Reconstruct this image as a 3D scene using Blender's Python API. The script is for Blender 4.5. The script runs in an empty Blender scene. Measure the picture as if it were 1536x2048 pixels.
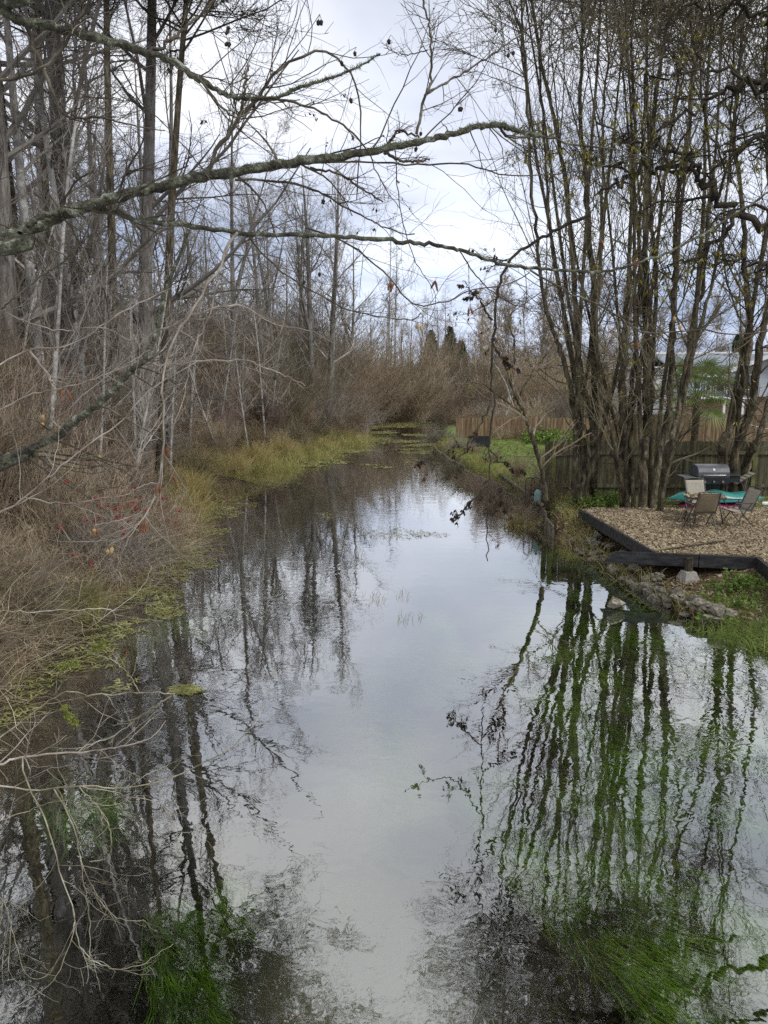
import bpy, math, random
import numpy as np
from mathutils import Vector, Matrix
C = bpy.context.scene
# ------------------------------------------------------------------ camera, world, sun
PITCH = math.radians(10.6); F = 1540.0; CAMZ = 3.5
cam = bpy.data.objects.new('camera', bpy.data.cameras.new('camera')); C.collection.objects.link(cam)
cam.location = (0, 0, CAMZ); cam.rotation_euler = (math.radians(90) - PITCH, 0, 0)
cam.data.sensor_fit = 'VERTICAL'; cam.data.sensor_height = 24; cam.data.lens = F / 2048 * 24
cam.data.clip_start = 0.05; cam.data.clip_end = 3000
C.camera = cam
C.render.engine = 'CYCLES'
C.view_settings.view_transform = 'Standard'; C.view_settings.look = 'None'
C.view_settings.exposure = 0.52; C.view_settings.gamma = 1.0
C.cycles.max_bounces = 6; C.cycles.diffuse_bounces = 3; C.cycles.glossy_bounces = 2
C.cycles.transparent_max_bounces = 8; C.cycles.transmission_bounces = 2
C.cycles.sample_clamp_indirect = 4.0
C.cycles.use_adaptive_sampling = True; C.cycles.adaptive_threshold = 0.01
C.cycles.use_denoising = False

SUN_EL, SUN_AZ = math.radians(48), math.radians(125)
w = bpy.data.worlds.new('World'); C.world = w; w.use_nodes = True
nt = w.node_tree; nt.nodes.clear(); N = nt.nodes.new; LK = nt.links.new
out = N('ShaderNodeOutputWorld'); mixs = N('ShaderNodeMixShader')
sky = N('ShaderNodeTexSky'); sky.sky_type = 'NISHITA'; sky.sun_disc = False
sky.sun_elevation = SUN_EL; sky.sun_rotation = SUN_AZ
bg1 = N('ShaderNodeBackground'); bg1.inputs['Strength'].default_value = 0.09; LK(sky.outputs[0], bg1.inputs['Color'])
bg2 = N('ShaderNodeBackground'); bg2.inputs['Strength'].default_value = 0.93
tc = N('ShaderNodeTexCoord'); sep = N('ShaderNodeSeparateXYZ'); LK(tc.outputs['Generated'], sep.inputs[0])
zz = N('ShaderNodeMath'); zz.operation = 'MAXIMUM'; LK(sep.outputs['Z'], zz.inputs[0]); zz.inputs[1].default_value = 0.0
za = N('ShaderNodeMath'); za.operation = 'ADD'; LK(zz.outputs[0], za.inputs[0]); za.inputs[1].default_value = 0.22
dv = N('ShaderNodeVectorMath'); dv.operation = 'DIVIDE'; LK(tc.outputs['Generated'], dv.inputs[0])
cb = N('ShaderNodeCombineXYZ')
for i in range(3): LK(za.outputs[0], cb.inputs[i])
LK(cb.outputs[0], dv.inputs[1])
mp = N('ShaderNodeMapping'); mp.inputs['Scale'].default_value = (0.55, 0.8, 0.0); mp.inputs['Location'].default_value = (0.3, 1.7, 0); LK(dv.outputs[0], mp.inputs[0])
nz = N('ShaderNodeTexNoise'); nz.inputs['Scale'].default_value = 1.5; nz.inputs['Detail'].default_value = 7; nz.inputs['Roughness'].default_value = 0.5
nz.inputs['Distortion'].default_value = 0.35; LK(mp.outputs[0], nz.inputs['Vector'])
rp = N('ShaderNodeValToRGB'); e = rp.color_ramp.elements
e[0].position = 0.33; e[0].color = (0.44, 0.49, 0.61, 1); e[1].position = 0.62; e[1].color = (0.96, 0.965, 0.985, 1)
x = e.new(0.48); x.color = (0.72, 0.75, 0.85, 1)
LK(nz.outputs['Fac'], rp.inputs[0])
# overcast luminance: a little brighter and more neutral high up, bluish low down
er = N('ShaderNodeValToRGB'); q = er.color_ramp.elements
q[0].position = 0.0; q[0].color = (0.78, 0.86, 1.0, 1); q[1].position = 0.85; q[1].color = (0.98, 0.95, 0.88, 1)
x = q.new(0.07); x.color = (0.80, 0.88, 1.02, 1); x = q.new(0.22); x.color = (1.0, 1.01, 1.03, 1); x = q.new(0.42); x.color = (1.0, 0.99, 0.96, 1); x = q.new(0.6); x.color = (1.04, 1.0, 0.90, 1)
LK(zz.outputs[0], er.inputs[0])
ml = N('ShaderNodeMixRGB'); ml.blend_type = 'MULTIPLY'; ml.inputs[0].default_value = 1.0
LK(rp.outputs[0], ml.inputs[1]); LK(er.outputs[0], ml.inputs[2]); LK(ml.outputs[0], bg2.inputs['Color'])
mixs.inputs[0].default_value = 0.9
LK(bg1.outputs[0], mixs.inputs[1]); LK(bg2.outputs[0], mixs.inputs[2]); LK(mixs.outputs[0], out.inputs[0])

sl = bpy.data.lights.new('sun', 'SUN'); sl.energy = 1.5; sl.angle = math.radians(12); sl.color = (1, 0.96, 0.9)
so = bpy.data.objects.new('sun', sl); C.collection.objects.link(so)
so.rotation_euler = (math.radians(90) - SUN_EL, 0, math.radians(180) - SUN_AZ)

# ------------------------------------------------------------------ pixel helpers (photo pixels -> world, at a real distance)
cp, sp_ = math.cos(PITCH), math.sin(PITCH)
def ray(px, py):
    u = (px - 768) / F; v = (1024 - py) / F
    return np.array([u, cp + v * sp_, -sp_ + v * cp])
def G(px, py, z=0.0):
    d = ray(px, py); t = (z - CAMZ) / d[2]
    return np.array([d[0] * t, d[1] * t, z])
def P(px, py, Y):
    d = ray(px, py); t = Y / d[1]
    return np.array([d[0] * t, Y, CAMZ + d[2] * t])

# ------------------------------------------------------------------ materials
def mat(name, cols, scale=8.0, rough=0.85, bump=0.0, bscale=None, spec=0.3, stretch=(1, 1, 1), rnd=0.0, detail=6, trans=0.0, metal=0.0):
    m = bpy.data.materials.new(name); m.use_nodes = True
    t = m.node_tree; b = t.nodes['Principled BSDF']; b.inputs['Roughness'].default_value = rough
    b.inputs['Specular IOR Level'].default_value = spec; b.inputs['Metallic'].default_value = metal
    tc = t.nodes.new('ShaderNodeTexCoord'); mp = t.nodes.new('ShaderNodeMapping'); mp.inputs['Scale'].default_value = stretch
    t.links.new(tc.outputs['Object'], mp.inputs[0])
    nz = t.nodes.new('ShaderNodeTexNoise'); nz.inputs['Scale'].default_value = scale; nz.inputs['Detail'].default_value = detail; nz.inputs['Roughness'].default_value = 0.65
    t.links.new(mp.outputs[0], nz.inputs['Vector'])
    r = t.nodes.new('ShaderNodeValToRGB'); el = r.color_ramp.elements
    n = len(cols); lo, hi = 0.34, 0.66
    el[0].position = lo; el[0].color = (*cols[0], 1); el[1].position = hi; el[1].color = (*cols[-1], 1)
    for i in range(1, n - 1):
        x = el.new(lo + (hi - lo) * i / (n - 1)); x.color = (*cols[i], 1)
    t.links.new(nz.outputs['Fac'], r.inputs[0])
    last = r.outputs[0]
    if rnd:
        oi = t.nodes.new('ShaderNodeObjectInfo'); h = t.nodes.new('ShaderNodeHueSaturation')
        mr = t.nodes.new('ShaderNodeMapRange'); mr.inputs[3].default_value = 1 - rnd; mr.inputs[4].default_value = 1 + rnd
        t.links.new(oi.outputs['Random'], mr.inputs[0]); t.links.new(mr.outputs[0], h.inputs['Value']); t.links.new(last, h.inputs['Color']); last = h.outputs[0]
    t.links.new(last, b.inputs['Base Color'])
    if bump:
        n2 = t.nodes.new('ShaderNodeTexNoise'); n2.inputs['Scale'].default_value = bscale or scale * 3; n2.inputs['Detail'].default_value = 5
        t.links.new(mp.outputs[0], n2.inputs['Vector'])
        bp = t.nodes.new('ShaderNodeBump'); bp.inputs['Strength'].default_value = bump; bp.inputs['Distance'].default_value = 0.02
        t.links.new(n2.outputs['Fac'], bp.inputs['Height']); t.links.new(bp.outputs[0], b.inputs['Normal'])
    if trans:
        ts = t.nodes.new('ShaderNodeBsdfTranslucent'); mx = t.nodes.new('ShaderNodeMixShader'); mx.inputs[0].default_value = trans
        t.links.new(last, ts.inputs[0]); t.links.new(b.outputs[0], mx.inputs[1]); t.links.new(ts.outputs[0], mx.inputs[2])
        t.links.new(mx.outputs[0], t.nodes['Material Output'].inputs[0])
    return m
M = {}
M['bark_grey'] = mat('bark_grey', [(0.07,0.06,0.05),(0.17,0.155,0.14),(0.30,0.29,0.27)], 3.0, bump=0.8, bscale=14, stretch=(3,3,0.7))
M['bark_pale'] = mat('bark_pale', [(0.16,0.15,0.14),(0.36,0.35,0.33),(0.50,0.50,0.48)], 2.5, bump=0.5, stretch=(2,2,2))
M['bark_brown'] = mat('bark_brown', [(0.02,0.016,0.011),(0.055,0.043,0.03),(0.11,0.095,0.055),(0.23,0.20,0.15)], 4.0, bump=1.0, bscale=16, stretch=(3,3,0.8))
M['bark_dark'] = mat('bark_dark', [(0.02,0.016,0.012),(0.05,0.04,0.03),(0.08,0.08,0.035)], 6.0, bump=0.8)
M['lichen'] = mat('lichen_bark', [(0.03,0.027,0.022),(0.07,0.065,0.05),(0.13,0.14,0.09),(0.40,0.43,0.39)], 22.0, bump=1.0, bscale=90, detail=10)
M['lichen_tuft'] = mat('lichen_tuft', [(0.10,0.11,0.05),(0.24,0.27,0.17),(0.4,0.43,0.36)], 30)
M['moss'] = mat('moss', [(0.10,0.12,0.02),(0.24,0.27,0.05)], 30)
M['twig_grey'] = mat('twig_grey', [(0.15,0.135,0.115),(0.26,0.235,0.205),(0.40,0.37,0.33)], 1.5, rnd=0.4)
M['twig_brown'] = mat('twig_brown', [(0.14,0.105,0.07),(0.24,0.185,0.13),(0.35,0.29,0.21)], 1.5, rnd=0.4)
M['twig_red'] = mat('twig_red', [(0.13,0.085,0.07),(0.26,0.185,0.155),(0.36,0.29,0.24)], 1.2, rnd=0.35)
M['twig_tan'] = mat('twig_tan', [(0.17,0.13,0.085),(0.34,0.275,0.19),(0.50,0.43,0.31)], 1.2, rnd=0.3)
M['twig_olive'] = mat('twig_olive', [(0.08,0.066,0.042),(0.17,0.15,0.095),(0.27,0.24,0.17)], 1.5, rnd=0.35)
M['twig_near'] = mat('twig_near', [(0.035,0.028,0.022),(0.085,0.07,0.05),(0.20,0.185,0.14)], 9.0)
M['twig_pale'] = mat('twig_pale', [(0.13,0.11,0.09),(0.27,0.235,0.195),(0.46,0.42,0.37)], 9.0)
M['twig_lime'] = mat('twig_lime', [(0.10,0.085,0.05),(0.26,0.235,0.16),(0.50,0.49,0.42)], 9.0)
M['leaf_yellow'] = mat('leaf_yellow', [(0.14,0.13,0.025),(0.28,0.26,0.06),(0.42,0.37,0.12)], 2.0, trans=0.35)
M['leaf_dead'] = mat('leaf_dead', [(0.02,0.014,0.01),(0.05,0.03,0.02),(0.11,0.06,0.035)], 6.0)
M['leaf_rust'] = mat('leaf_rust', [(0.16,0.05,0.02),(0.3,0.12,0.05)], 6.0)
M['berry'] = mat('berry', [(0.20,0.004,0.01),(0.34,0.012,0.02)], 20, rough=0.35)
M['catkin'] = mat('catkin', [(0.12,0.045,0.03),(0.24,0.12,0.06)], 30)
M['catkin_tan'] = mat('catkin_tan', [(0.28,0.18,0.08),(0.45,0.33,0.16)], 30)
M['cone'] = mat('cone', [(0.02,0.016,0.013),(0.06,0.045,0.035)], 40)
M['grass_bank'] = mat('grass_bank', [(0.14,0.16,0.035),(0.31,0.29,0.10),(0.48,0.42,0.20)], 1.2, trans=0.25)
M['grass_dry'] = mat('grass_dry', [(0.17,0.12,0.07),(0.31,0.235,0.14),(0.42,0.34,0.21)], 1.5, trans=0.2)
M['straw'] = mat('straw', [(0.22,0.19,0.06),(0.42,0.35,0.14),(0.56,0.48,0.25)], 1.3, trans=0.25)
M['grass_green'] = mat('grass_green', [(0.09,0.14,0.03),(0.20,0.27,0.07),(0.36,0.40,0.16)], 1.5, trans=0.3)
M['lawn'] = mat('lawn_blades', [(0.15,0.20,0.05),(0.25,0.32,0.09),(0.36,0.41,0.15)], 1.5, trans=0.3)
M['mat_weed'] = mat('floating_weed', [(0.10,0.11,0.03),(0.21,0.21,0.075),(0.36,0.35,0.16)], 3.0)
M['weed'] = mat('underwater_weed', [(0.02,0.045,0.003),(0.12,0.25,0.01),(0.27,0.50,0.03),(0.50,0.70,0.14)], 1.1, rough=0.6)
M['litter'] = mat('litter_leaf', [(0.15,0.105,0.07),(0.28,0.22,0.145),(0.42,0.35,0.235),(0.56,0.49,0.35)], 9.0, trans=0.1)
M['ivy'] = mat('ivy_leaf', [(0.05,0.10,0.02),(0.16,0.25,0.05),(0.3,0.38,0.12)], 7.0, trans=0.2)
M['rock'] = mat('rock', [(0.06,0.055,0.042),(0.16,0.145,0.115),(0.32,0.295,0.24)], 5.0, bump=1.0, bscale=12, rnd=0.35)
M['rock_pale'] = mat('rock_pale', [(0.2,0.18,0.12),(0.36,0.33,0.25),(0.46,0.43,0.34)], 4.0, bump=0.8)
M['concrete'] = mat('concrete', [(0.26,0.24,0.21),(0.4,0.38,0.34)], 14.0, bump=0.5)
M['deck_wood'] = mat('deck_wood', [(0.012,0.012,0.013),(0.03,0.03,0.032),(0.055,0.055,0.058)], 6.0, rough=0.6, bump=0.3, stretch=(0.3,3,3))
M['deck_top'] = mat('deck_boards', [(0.10,0.075,0.05),(0.19,0.145,0.09),(0.3,0.24,0.15)], 12.0)
M['fence_grey'] = mat('fence_grey', [(0.03,0.027,0.018),(0.085,0.075,0.05),(0.12,0.115,0.06),(0.2,0.18,0.14)], 2.2, bump=0.4, stretch=(6,6,0.5))
M['fence_green'] = mat('fence_post_moss', [(0.06,0.055,0.03),(0.12,0.13,0.04),(0.2,0.2,0.09)], 4)
M['fence_brown'] = mat('fence_brown', [(0.09,0.058,0.034),(0.21,0.142,0.085),(0.35,0.26,0.17)], 1.6, stretch=(7,7,0.5))
M['timber_grey'] = mat('timber_grey', [(0.06,0.05,0.035),(0.13,0.11,0.08),(0.26,0.235,0.19)], 4, stretch=(1,1,5))
M['white_paint'] = mat('white_paint', [(0.66,0.67,0.69),(0.78,0.79,0.8)], 2, rough=0.5)
M['siding'] = mat('siding', [(0.36,0.40,0.45),(0.46,0.5,0.55)], 2, stretch=(0.2,0.2,6))
M['siding_tan'] = mat('siding_tan', [(0.48,0.33,0.22),(0.58,0.42,0.3)], 2, stretch=(0.2,0.2,6))
M['roof'] = mat('roof_shingle', [(0.14,0.17,0.20),(0.22,0.25,0.29),(0.30,0.33,0.36)], 5.0, stretch=(1,1,4))
M['window_glass'] = mat('window_glass', [(0.03,0.035,0.04),(0.06,0.07,0.08)], 1, rough=0.06, spec=0.8)
M['window_lit'] = M['window_glass']
M['black_metal'] = mat('black_metal', [(0.012,0.012,0.013),(0.025,0.025,0.027)], 9, rough=0.45, spec=0.5)
M['grill_grey'] = mat('grill_grey', [(0.10,0.105,0.12),(0.15,0.155,0.17)], 5, rough=0.4, spec=0.5)
M['steel'] = mat('steel', [(0.45,0.45,0.46),(0.6,0.6,0.6)], 9, rough=0.3, metal=0.9)
M['chair_metal'] = mat('chair_metal', [(0.035,0.033,0.03),(0.09,0.08,0.07)], 9, rough=0.4, spec=0.5)
M['sling'] = mat('sling', [(0.17,0.135,0.09),(0.24,0.20,0.14)], 40, rough=0.8, stretch=(1,1,1))
M['sling_pale'] = mat('sling_pale', [(0.30,0.27,0.22),(0.4,0.37,0.31)], 30, rough=0.8)
M['teal'] = mat('teal_plastic', [(0.015,0.16,0.145),(0.035,0.25,0.225)], 2.5, rough=0.35, spec=0.5)
M['magenta'] = mat('magenta_plastic', [(0.13,0.012,0.05),(0.19,0.02,0.075)], 2.5, rough=0.4)
M['teal_pale'] = mat('teal_pale', [(0.14,0.24,0.23),(0.25,0.36,0.34)], 8, rough=0.5)
M['conifer'] = mat('conifer', [(0.015,0.04,0.018),(0.04,0.08,0.04),(0.08,0.12,0.06)], 1.5)
M['palm'] = mat('palm_leaf', [(0.05,0.09,0.02),(0.13,0.2,0.04),(0.24,0.3,0.09)], 2.0, trans=0.25, rough=0.5)
M['palm_trunk'] = mat('palm_trunk', [(0.05,0.035,0.025),(0.14,0.10,0.07)], 10, bump=1.0)
M['foam'] = mat('foam', [(0.6,0.6,0.58),(0.75,0.75,0.73)], 20)
M['planter'] = mat('planter', [(0.018,0.022,0.026),(0.04,0.045,0.052)], 4)
M['cord'] = mat('cord', [(0.5,0.5,0.48),(0.6,0.6,0.58)], 9)

# ------------------------------------------------------------------ mesh accumulators
class Acc:
    def __init__(s): s.v = []; s.f = []; s.n = 0
    def add(s, v, f):
        v = np.asarray(v, float).reshape(-1, 3); f = np.asarray(f, int)
        if len(v) == 0 or len(f) == 0: return
        s.v.append(v); s.f.append(f + s.n); s.n += len(v)
    def build(s, name, material, parent=None, smooth=False, bevel=0.0):
        me = bpy.data.meshes.new(name)
        v = np.concatenate(s.v); me.vertices.add(len(v)); me.vertices.foreach_set('co', v.ravel())
        nl = sum(f.size for f in s.f); npoly = sum(len(f) for f in s.f)
        me.loops.add(nl); me.polygons.add(npoly)
        me.loops.foreach_set('vertex_index', np.concatenate([f.ravel() for f in s.f]).astype(np.int32))
        tot = np.concatenate([np.full(len(f), f.shape[1]) for f in s.f])
        st = np.concatenate([[0], np.cumsum(tot)[:-1]]).astype(np.int32)
        me.polygons.foreach_set('loop_start', st)
        me.polygons.foreach_set('use_smooth', np.full(npoly, smooth))
        me.materials.append(material); me.update(calc_edges=True); me.validate()
        o = bpy.data.objects.new(name, me); C.collection.objects.link(o)
        if parent is not None:
            o.parent = parent
            o.matrix_parent_inverse = Matrix.Identity(4)
        if bevel:
            b = o.modifiers.new('bevel', 'BEVEL'); b.width = bevel; b.segments = 2; b.limit_method = 'ANGLE'
        return o
def tag(o, label=None, cat=None, group=None, kind=None):
    if label: o['label'] = label
    if cat: o['category'] = cat
    if group: o['group'] = group
    if kind: o['kind'] = kind
    return o
def thing(name, label, cat, loc=(0, 0, 0), rz=0.0, group=None):
    o = bpy.data.objects.new(name, None); C.collection.objects.link(o)
    o.location = loc; o.rotation_euler = (0, 0, rz); o.empty_display_size = 0.2
    return tag(o, label, cat, group)
def copy_thing(r, loc, rz, s=1.0, label=None, group=None):
    c = r.copy(); C.collection.objects.link(c); c.location = loc; c.rotation_euler = (0, 0, rz)
    c.scale = (s, s, s) if not isinstance(s, tuple) else s
    if label: c['label'] = label
    if group: c['group'] = group
    for ch in list(r.children):
        d = ch.copy(); C.collection.objects.link(d); d.parent = c
        for g in ch.children:
            h = g.copy(); C.collection.objects.link(h); h.parent = d
    return c

def nrm(a): return a / np.maximum(np.linalg.norm(a, axis=-1, keepdims=True), 1e-9)
def tubes(Pn, R, S=3, cap=False):
    """Pn (N,n,3) polylines, R (N,n) radii -> verts, quads"""
    Nn, n, _ = Pn.shape
    T = np.empty_like(Pn); T[:, 1:-1] = Pn[:, 2:] - Pn[:, :-2]; T[:, 0] = Pn[:, 1] - Pn[:, 0]; T[:, -1] = Pn[:, -1] - Pn[:, -2]
    T = nrm(T); mean = nrm(T.mean(1))
    ax = np.where(np.abs(mean[:, 2:3]) < 0.8, np.array([[0, 0, 1.0]]), np.array([[1.0, 0.1, 0]]))
    ref = nrm(np.cross(mean, ax))
    U = nrm(np.cross(T, ref[:, None, :])); V = np.cross(T, U)
    a = np.arange(S) * 2 * math.pi / S
    ring = (np.cos(a)[None, None, :, None] * U[:, :, None, :] + np.sin(a)[None, None, :, None] * V[:, :, None, :])
    v = Pn[:, :, None, :] + ring * R[:, :, None, None]
    idx = np.arange(Nn * n * S).reshape(Nn, n, S)
    A = idx[:, :-1, :]; B = idx[:, 1:, :]
    f = np.stack([A, np.roll(A, -1, 2), np.roll(B, -1, 2), B], -1).reshape(-1, 4)
    return v.reshape(-1, 3), f
def walk(start, d, L, r0, n, wander, trop, rng, r1=0.3, tropv=(0, 0, 1)):
    Nn = len(start); Pn = np.empty((Nn, n, 3)); Pn[:, 0] = start; d = nrm(d.copy())
    st = (L / (n - 1))[:, None]; tv = np.array(tropv, float) * trop
    for i in range(1, n):
        d = nrm(d + wander * rng.normal(size=(Nn, 3)) + tv)
        Pn[:, i] = Pn[:, i - 1] + d * st
    R = r0[:, None] * np.linspace(1, r1, n)[None, :]
    return Pn, R
def spawn(Pn, R, per, t0, t1, ang, asd, rng, pw=1.0):
    Nn, n, _ = Pn.shape
    idx = np.repeat(np.arange(Nn), per); k = len(idx)
    t = t0 + (t1 - t0) * rng.random(k) ** pw
    s = t * (n - 1); i = np.minimum(s.astype(int), n - 2); fr = (s - i)[:, None]
    a = Pn[idx, i]; b = Pn[idx, i + 1]; st = a + (b - a) * fr; T = nrm(b - a)
    r = R[idx, i] * (1 - fr[:, 0]) + R[idx, i + 1] * fr[:, 0]
    q = rng.normal(size=(k, 3)); q = nrm(q - (q * T).sum(1, keepdims=True) * T)
    an = (ang + asd * rng.normal(size=k))[:, None]
    return st, np.cos(an) * T + np.sin(an) * q, r, t, idx
def leafs(Pn, per, size, rng, droop=0.6, wr=0.22, t0=0.1):
    Nn, n, _ = Pn.shape
    R = np.ones((Nn, n)); st, d, r, t, idx = spawn(Pn, R, per, t0, 1, 0.9, 0.3, rng)
    d = nrm(d + np.array([0, 0, -droop])); k = len(st)
    L = size * (0.6 + 0.8 * rng.random(k))[:, None]
    side = nrm(np.cross(d, rng.normal(size=(k, 3)))); nn = np.cross(side, d)
    v = np.stack([st, st + d * L * 0.5 + side * L * wr + nn * L * 0.05, st + d * L - nn * L * 0.12, st + d * L * 0.5 - side * L * wr + nn * L * 0.05], 1)
    return v.reshape(-1, 3), np.arange(k * 4).reshape(k, 4)
def smooth_poly(pts, rad, n):
    """Catmull-Rom through pts with radii -> n points"""
    pts = np.array(pts, float); rad = np.array(rad, float); m = len(pts)
    q = np.vstack([2 * pts[0] - pts[1], pts, 2 * pts[-1] - pts[-2]]); t = np.linspace(0, m - 1 - 1e-6, n); i = t.astype(int); f = (t - i)[:, None]
    p0, p1, p2, p3 = q[i], q[i + 1], q[i + 2], q[i + 3]
    o = 0.5 * ((2 * p1) + (-p0 + p2) * f + (2 * p0 - 5 * p1 + 4 * p2 - p3) * f ** 2 + (-p0 + 3 * p1 - 3 * p2 + p3) * f ** 3)
    return o, np.interp(t, np.arange(m), rad)
def tubes_cat(acc, Pn, R, S): acc.add(*tubes(Pn, R, S))

# hard-surface helpers
def box(a, c, s, rz=0.0, rx=0.0, ry=0.0):
    c = np.array(c, float); h = np.array(s, float) / 2
    v = np.array([[x, y, z] for x in (-1, 1) for y in (-1, 1) for z in (-1, 1)]) * h
    Rm = np.array(Matrix.Rotation(rz, 3, 'Z') @ Matrix.Rotation(ry, 3, 'Y') @ Matrix.Rotation(rx, 3, 'X'))
    v = v @ Rm.T + c
    a.add(v, [[0, 1, 3, 2], [4, 6, 7, 5], [0, 4, 5, 1], [2, 3, 7, 6], [0, 2, 6, 4], [1, 5, 7, 3]])
def bar(a, p, q, r, S=8, r2=None):
    p = np.array(p, float); q = np.array(q, float)
    Pn = np.stack([p, p + (q - p) * 0.5, q])[None]; R = np.array([[r, (r + (r2 or r)) / 2, r2 or r]])
    v, f = tubes(Pn, R, S); a.add(v, f)
    n = a.n - 3 * S
    a.f.append(np.array([[n + i for i in range(S)][::-1]])); a.f.append(np.array([[n + 2 * S + i for i in range(S)]]))
def pipe(a, pts, r, S=8, n=None):
    n = n or len(pts) * 4
    o, rr = smooth_poly(pts, [r] * len(pts), n); a.add(*tubes(o[None], rr[None], S))
def sheet(a, rows):
    """grid of points rows[i][j] -> quads"""
    r = np.array(rows, float); n, m, _ = r.shape
    idx = np.arange(n * m).reshape(n, m)
    f = np.stack([idx[:-1, :-1], idx[:-1, 1:], idx[1:, 1:], idx[1:, :-1]], -1).reshape(-1, 4)
    a.add(r.reshape(-1, 3), f)
def prism(a, poly, z0, z1):
    n = len(poly); v = [(x, y, z0) for x, y in poly] + [(x, y, z1) for x, y in poly]; b = a.n
    a.add(v, [[i, (i + 1) % n, n + (i + 1) % n, n + i] for i in range(n)])
    a.f.append(np.array([[b + i for i in range(n)][::-1]])); a.f.append(np.array([[b + n + i for i in range(n)]]))

# value noise for heights and masks
def vnoise(x, y, s, seed=0):
    x = np.asarray(x, float) * s; y = np.asarray(y, float) * s
    xi = np.floor(x).astype(np.int64); yi = np.floor(y).astype(np.int64); fx = x - xi; fy = y - yi
    def h(a, b):
        n = (a * 374761393 + b * 668265263 + seed * 1442695) & 0x7fffffff
        n = ((n ^ (n >> 13)) * 1274126177) & 0x7fffffff
        return ((n ^ (n >> 16)) & 0xffff) / 65535.0
    fx = fx * fx * (3 - 2 * fx); fy = fy * fy * (3 - 2 * fy)
    return (h(xi, yi) * (1 - fx) + h(xi + 1, yi) * fx) * (1 - fy) + (h(xi, yi + 1) * (1 - fx) + h(xi + 1, yi + 1) * fx) * fy
def fnoise(x, y, s, seed=0): return 0.5 * vnoise(x, y, s, seed) + 0.3 * vnoise(x, y, s * 2.1, seed + 7) + 0.2 * vnoise(x, y, s * 4.3, seed + 13)

# ------------------------------------------------------------------ river outline
LEFT = [(-5.2, -12.0), (-4.6, 2.0), (-4.4, 5.5)] + [tuple(G(*p)[:2]) for p in
        [(0, 1395), (110, 1265), (270, 1170), (345, 1120), (400, 1072), (395, 1030), (465, 1000), (530, 972), (440, 955), (520, 935), (600, 918), (690, 893), (738, 872), (742, 852), (700, 843), (770, 834), (850, 829)]]
RIGHT = [tuple(G(*p)[:2]) for p in
        [(960, 829), (945, 846), (880, 868), (868, 905), (905, 940), (960, 972), (1015, 1003), (1080, 1040), (1108, 1078), (1180, 1118), (1245, 1162), (1330, 1212), (1420, 1250), (1536, 1300)]] + [(5.3, 7.2), (5.0, 2.0), (5.4, -12.0)]
POLY = np.array(LEFT + RIGHT)
def sdist(x, y):
    x = np.asarray(x, float); y = np.asarray(y, float)
    d = np.full(x.shape, 1e9); inside = np.zeros(x.shape, bool); n = len(POLY)
    for i in range(n):
        ax, ay = POLY[i]; bx, by = POLY[(i + 1) % n]
        vx, vy = bx - ax, by - ay; t = np.clip(((x - ax) * vx + (y - ay) * vy) / (vx * vx + vy * vy), 0, 1)
        d = np.minimum(d, np.hypot(x - ax - t * vx, y - ay - t * vy))
        c = ((ay > y) != (by > y)); xx = ax + (y - ay) * vx / (vy if abs(vy) > 1e-9 else 1e-9)
        inside ^= c & (x < xx)
    return np.where(inside, -d, d)
def midx(y): return np.interp(y, [-12, 2, 6, 12, 20, 30, 57, 100], [0, 0, 0.2, 0.3, 0.9, 1.8, 5, 12])
def sm(t): t = np.clip(t, 0, 1); return t * t * (3 - 2 * t)
def ground_z(x, y):
    x = np.asarray(x, float); y = np.asarray(y, float)
    sd = sdist(x, y) + 0.25 * (fnoise(x, y, 0.9, 3) - 0.5)
    left = x < midx(y)
    zl = 0.02 + 0.22 * sm(sd / 0.9) + np.clip(sd - 0.8, 0, 22) * 0.17
    k = sm((y - 14) / 3.0)
    zr = 0.02 + (1 - k) * (0.10 * sm(sd / 0.6) + 0.40 * sm((sd - 0.2) / 2.2)) + k * 0.42 * sm(sd / 0.35)
    zo = np.where(left, zl, zr) + 0.10 * (fnoise(x, y, 0.6, 5) - 0.5) * sm(sd / 1.5) * np.where(left, 1.5, 0.25)
    zo = np.maximum(zo, 0.015 * sm(sd / 0.1))
    far = sm((y - 70) / 60); zo = zo * (1 - far) + (1.2 + 0.8 * fnoise(x, y, 0.02, 8)) * far
    zi = -0.04 - 0.9 * sm(-sd / 2.6) - 0.06 * fnoise(x, y, 1.2, 9)
    return np.where(sd > 0, zo, zi)
def gz(x, y): return float(ground_z(np.array([x]), np.array([y]))[0])

def axis(a, b, fine, lim, grow):
    c = list(np.arange(a, b, fine)); s = fine; v = b
    while v < lim[1]: c.append(v); s *= grow; v += s
    s = fine; v = a; pre = []
    while v > lim[0]: s *= grow; v -= s; pre.append(v)
    return np.array(pre[::-1] + c)
xs = axis(-12, 12, 0.16, (-900, 900), 1.14); ys = axis(-1, 26, 0.16, (-60, 1400), 1.09)
X, Y = np.meshgrid(xs, ys); Z = ground_z(X, Y)
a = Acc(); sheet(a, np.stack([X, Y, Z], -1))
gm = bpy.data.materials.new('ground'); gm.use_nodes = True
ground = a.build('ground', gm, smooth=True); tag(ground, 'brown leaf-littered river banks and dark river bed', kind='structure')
lawnm = ((X > midx(Y)) & (Y > 16.8)).astype(float) * sm((sdist(X, Y)) / 0.5) * (1 - sm((Y - 38) / 8)) * (1 - sm((X - 14) / 3))
at = ground.data.attributes.new('lawn', 'FLOAT', 'POINT'); at.data.foreach_set('value', lawnm.ravel())
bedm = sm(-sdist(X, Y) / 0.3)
at = ground.data.attributes.new('bed', 'FLOAT', 'POINT'); at.data.foreach_set('value', bedm.ravel())
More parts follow.
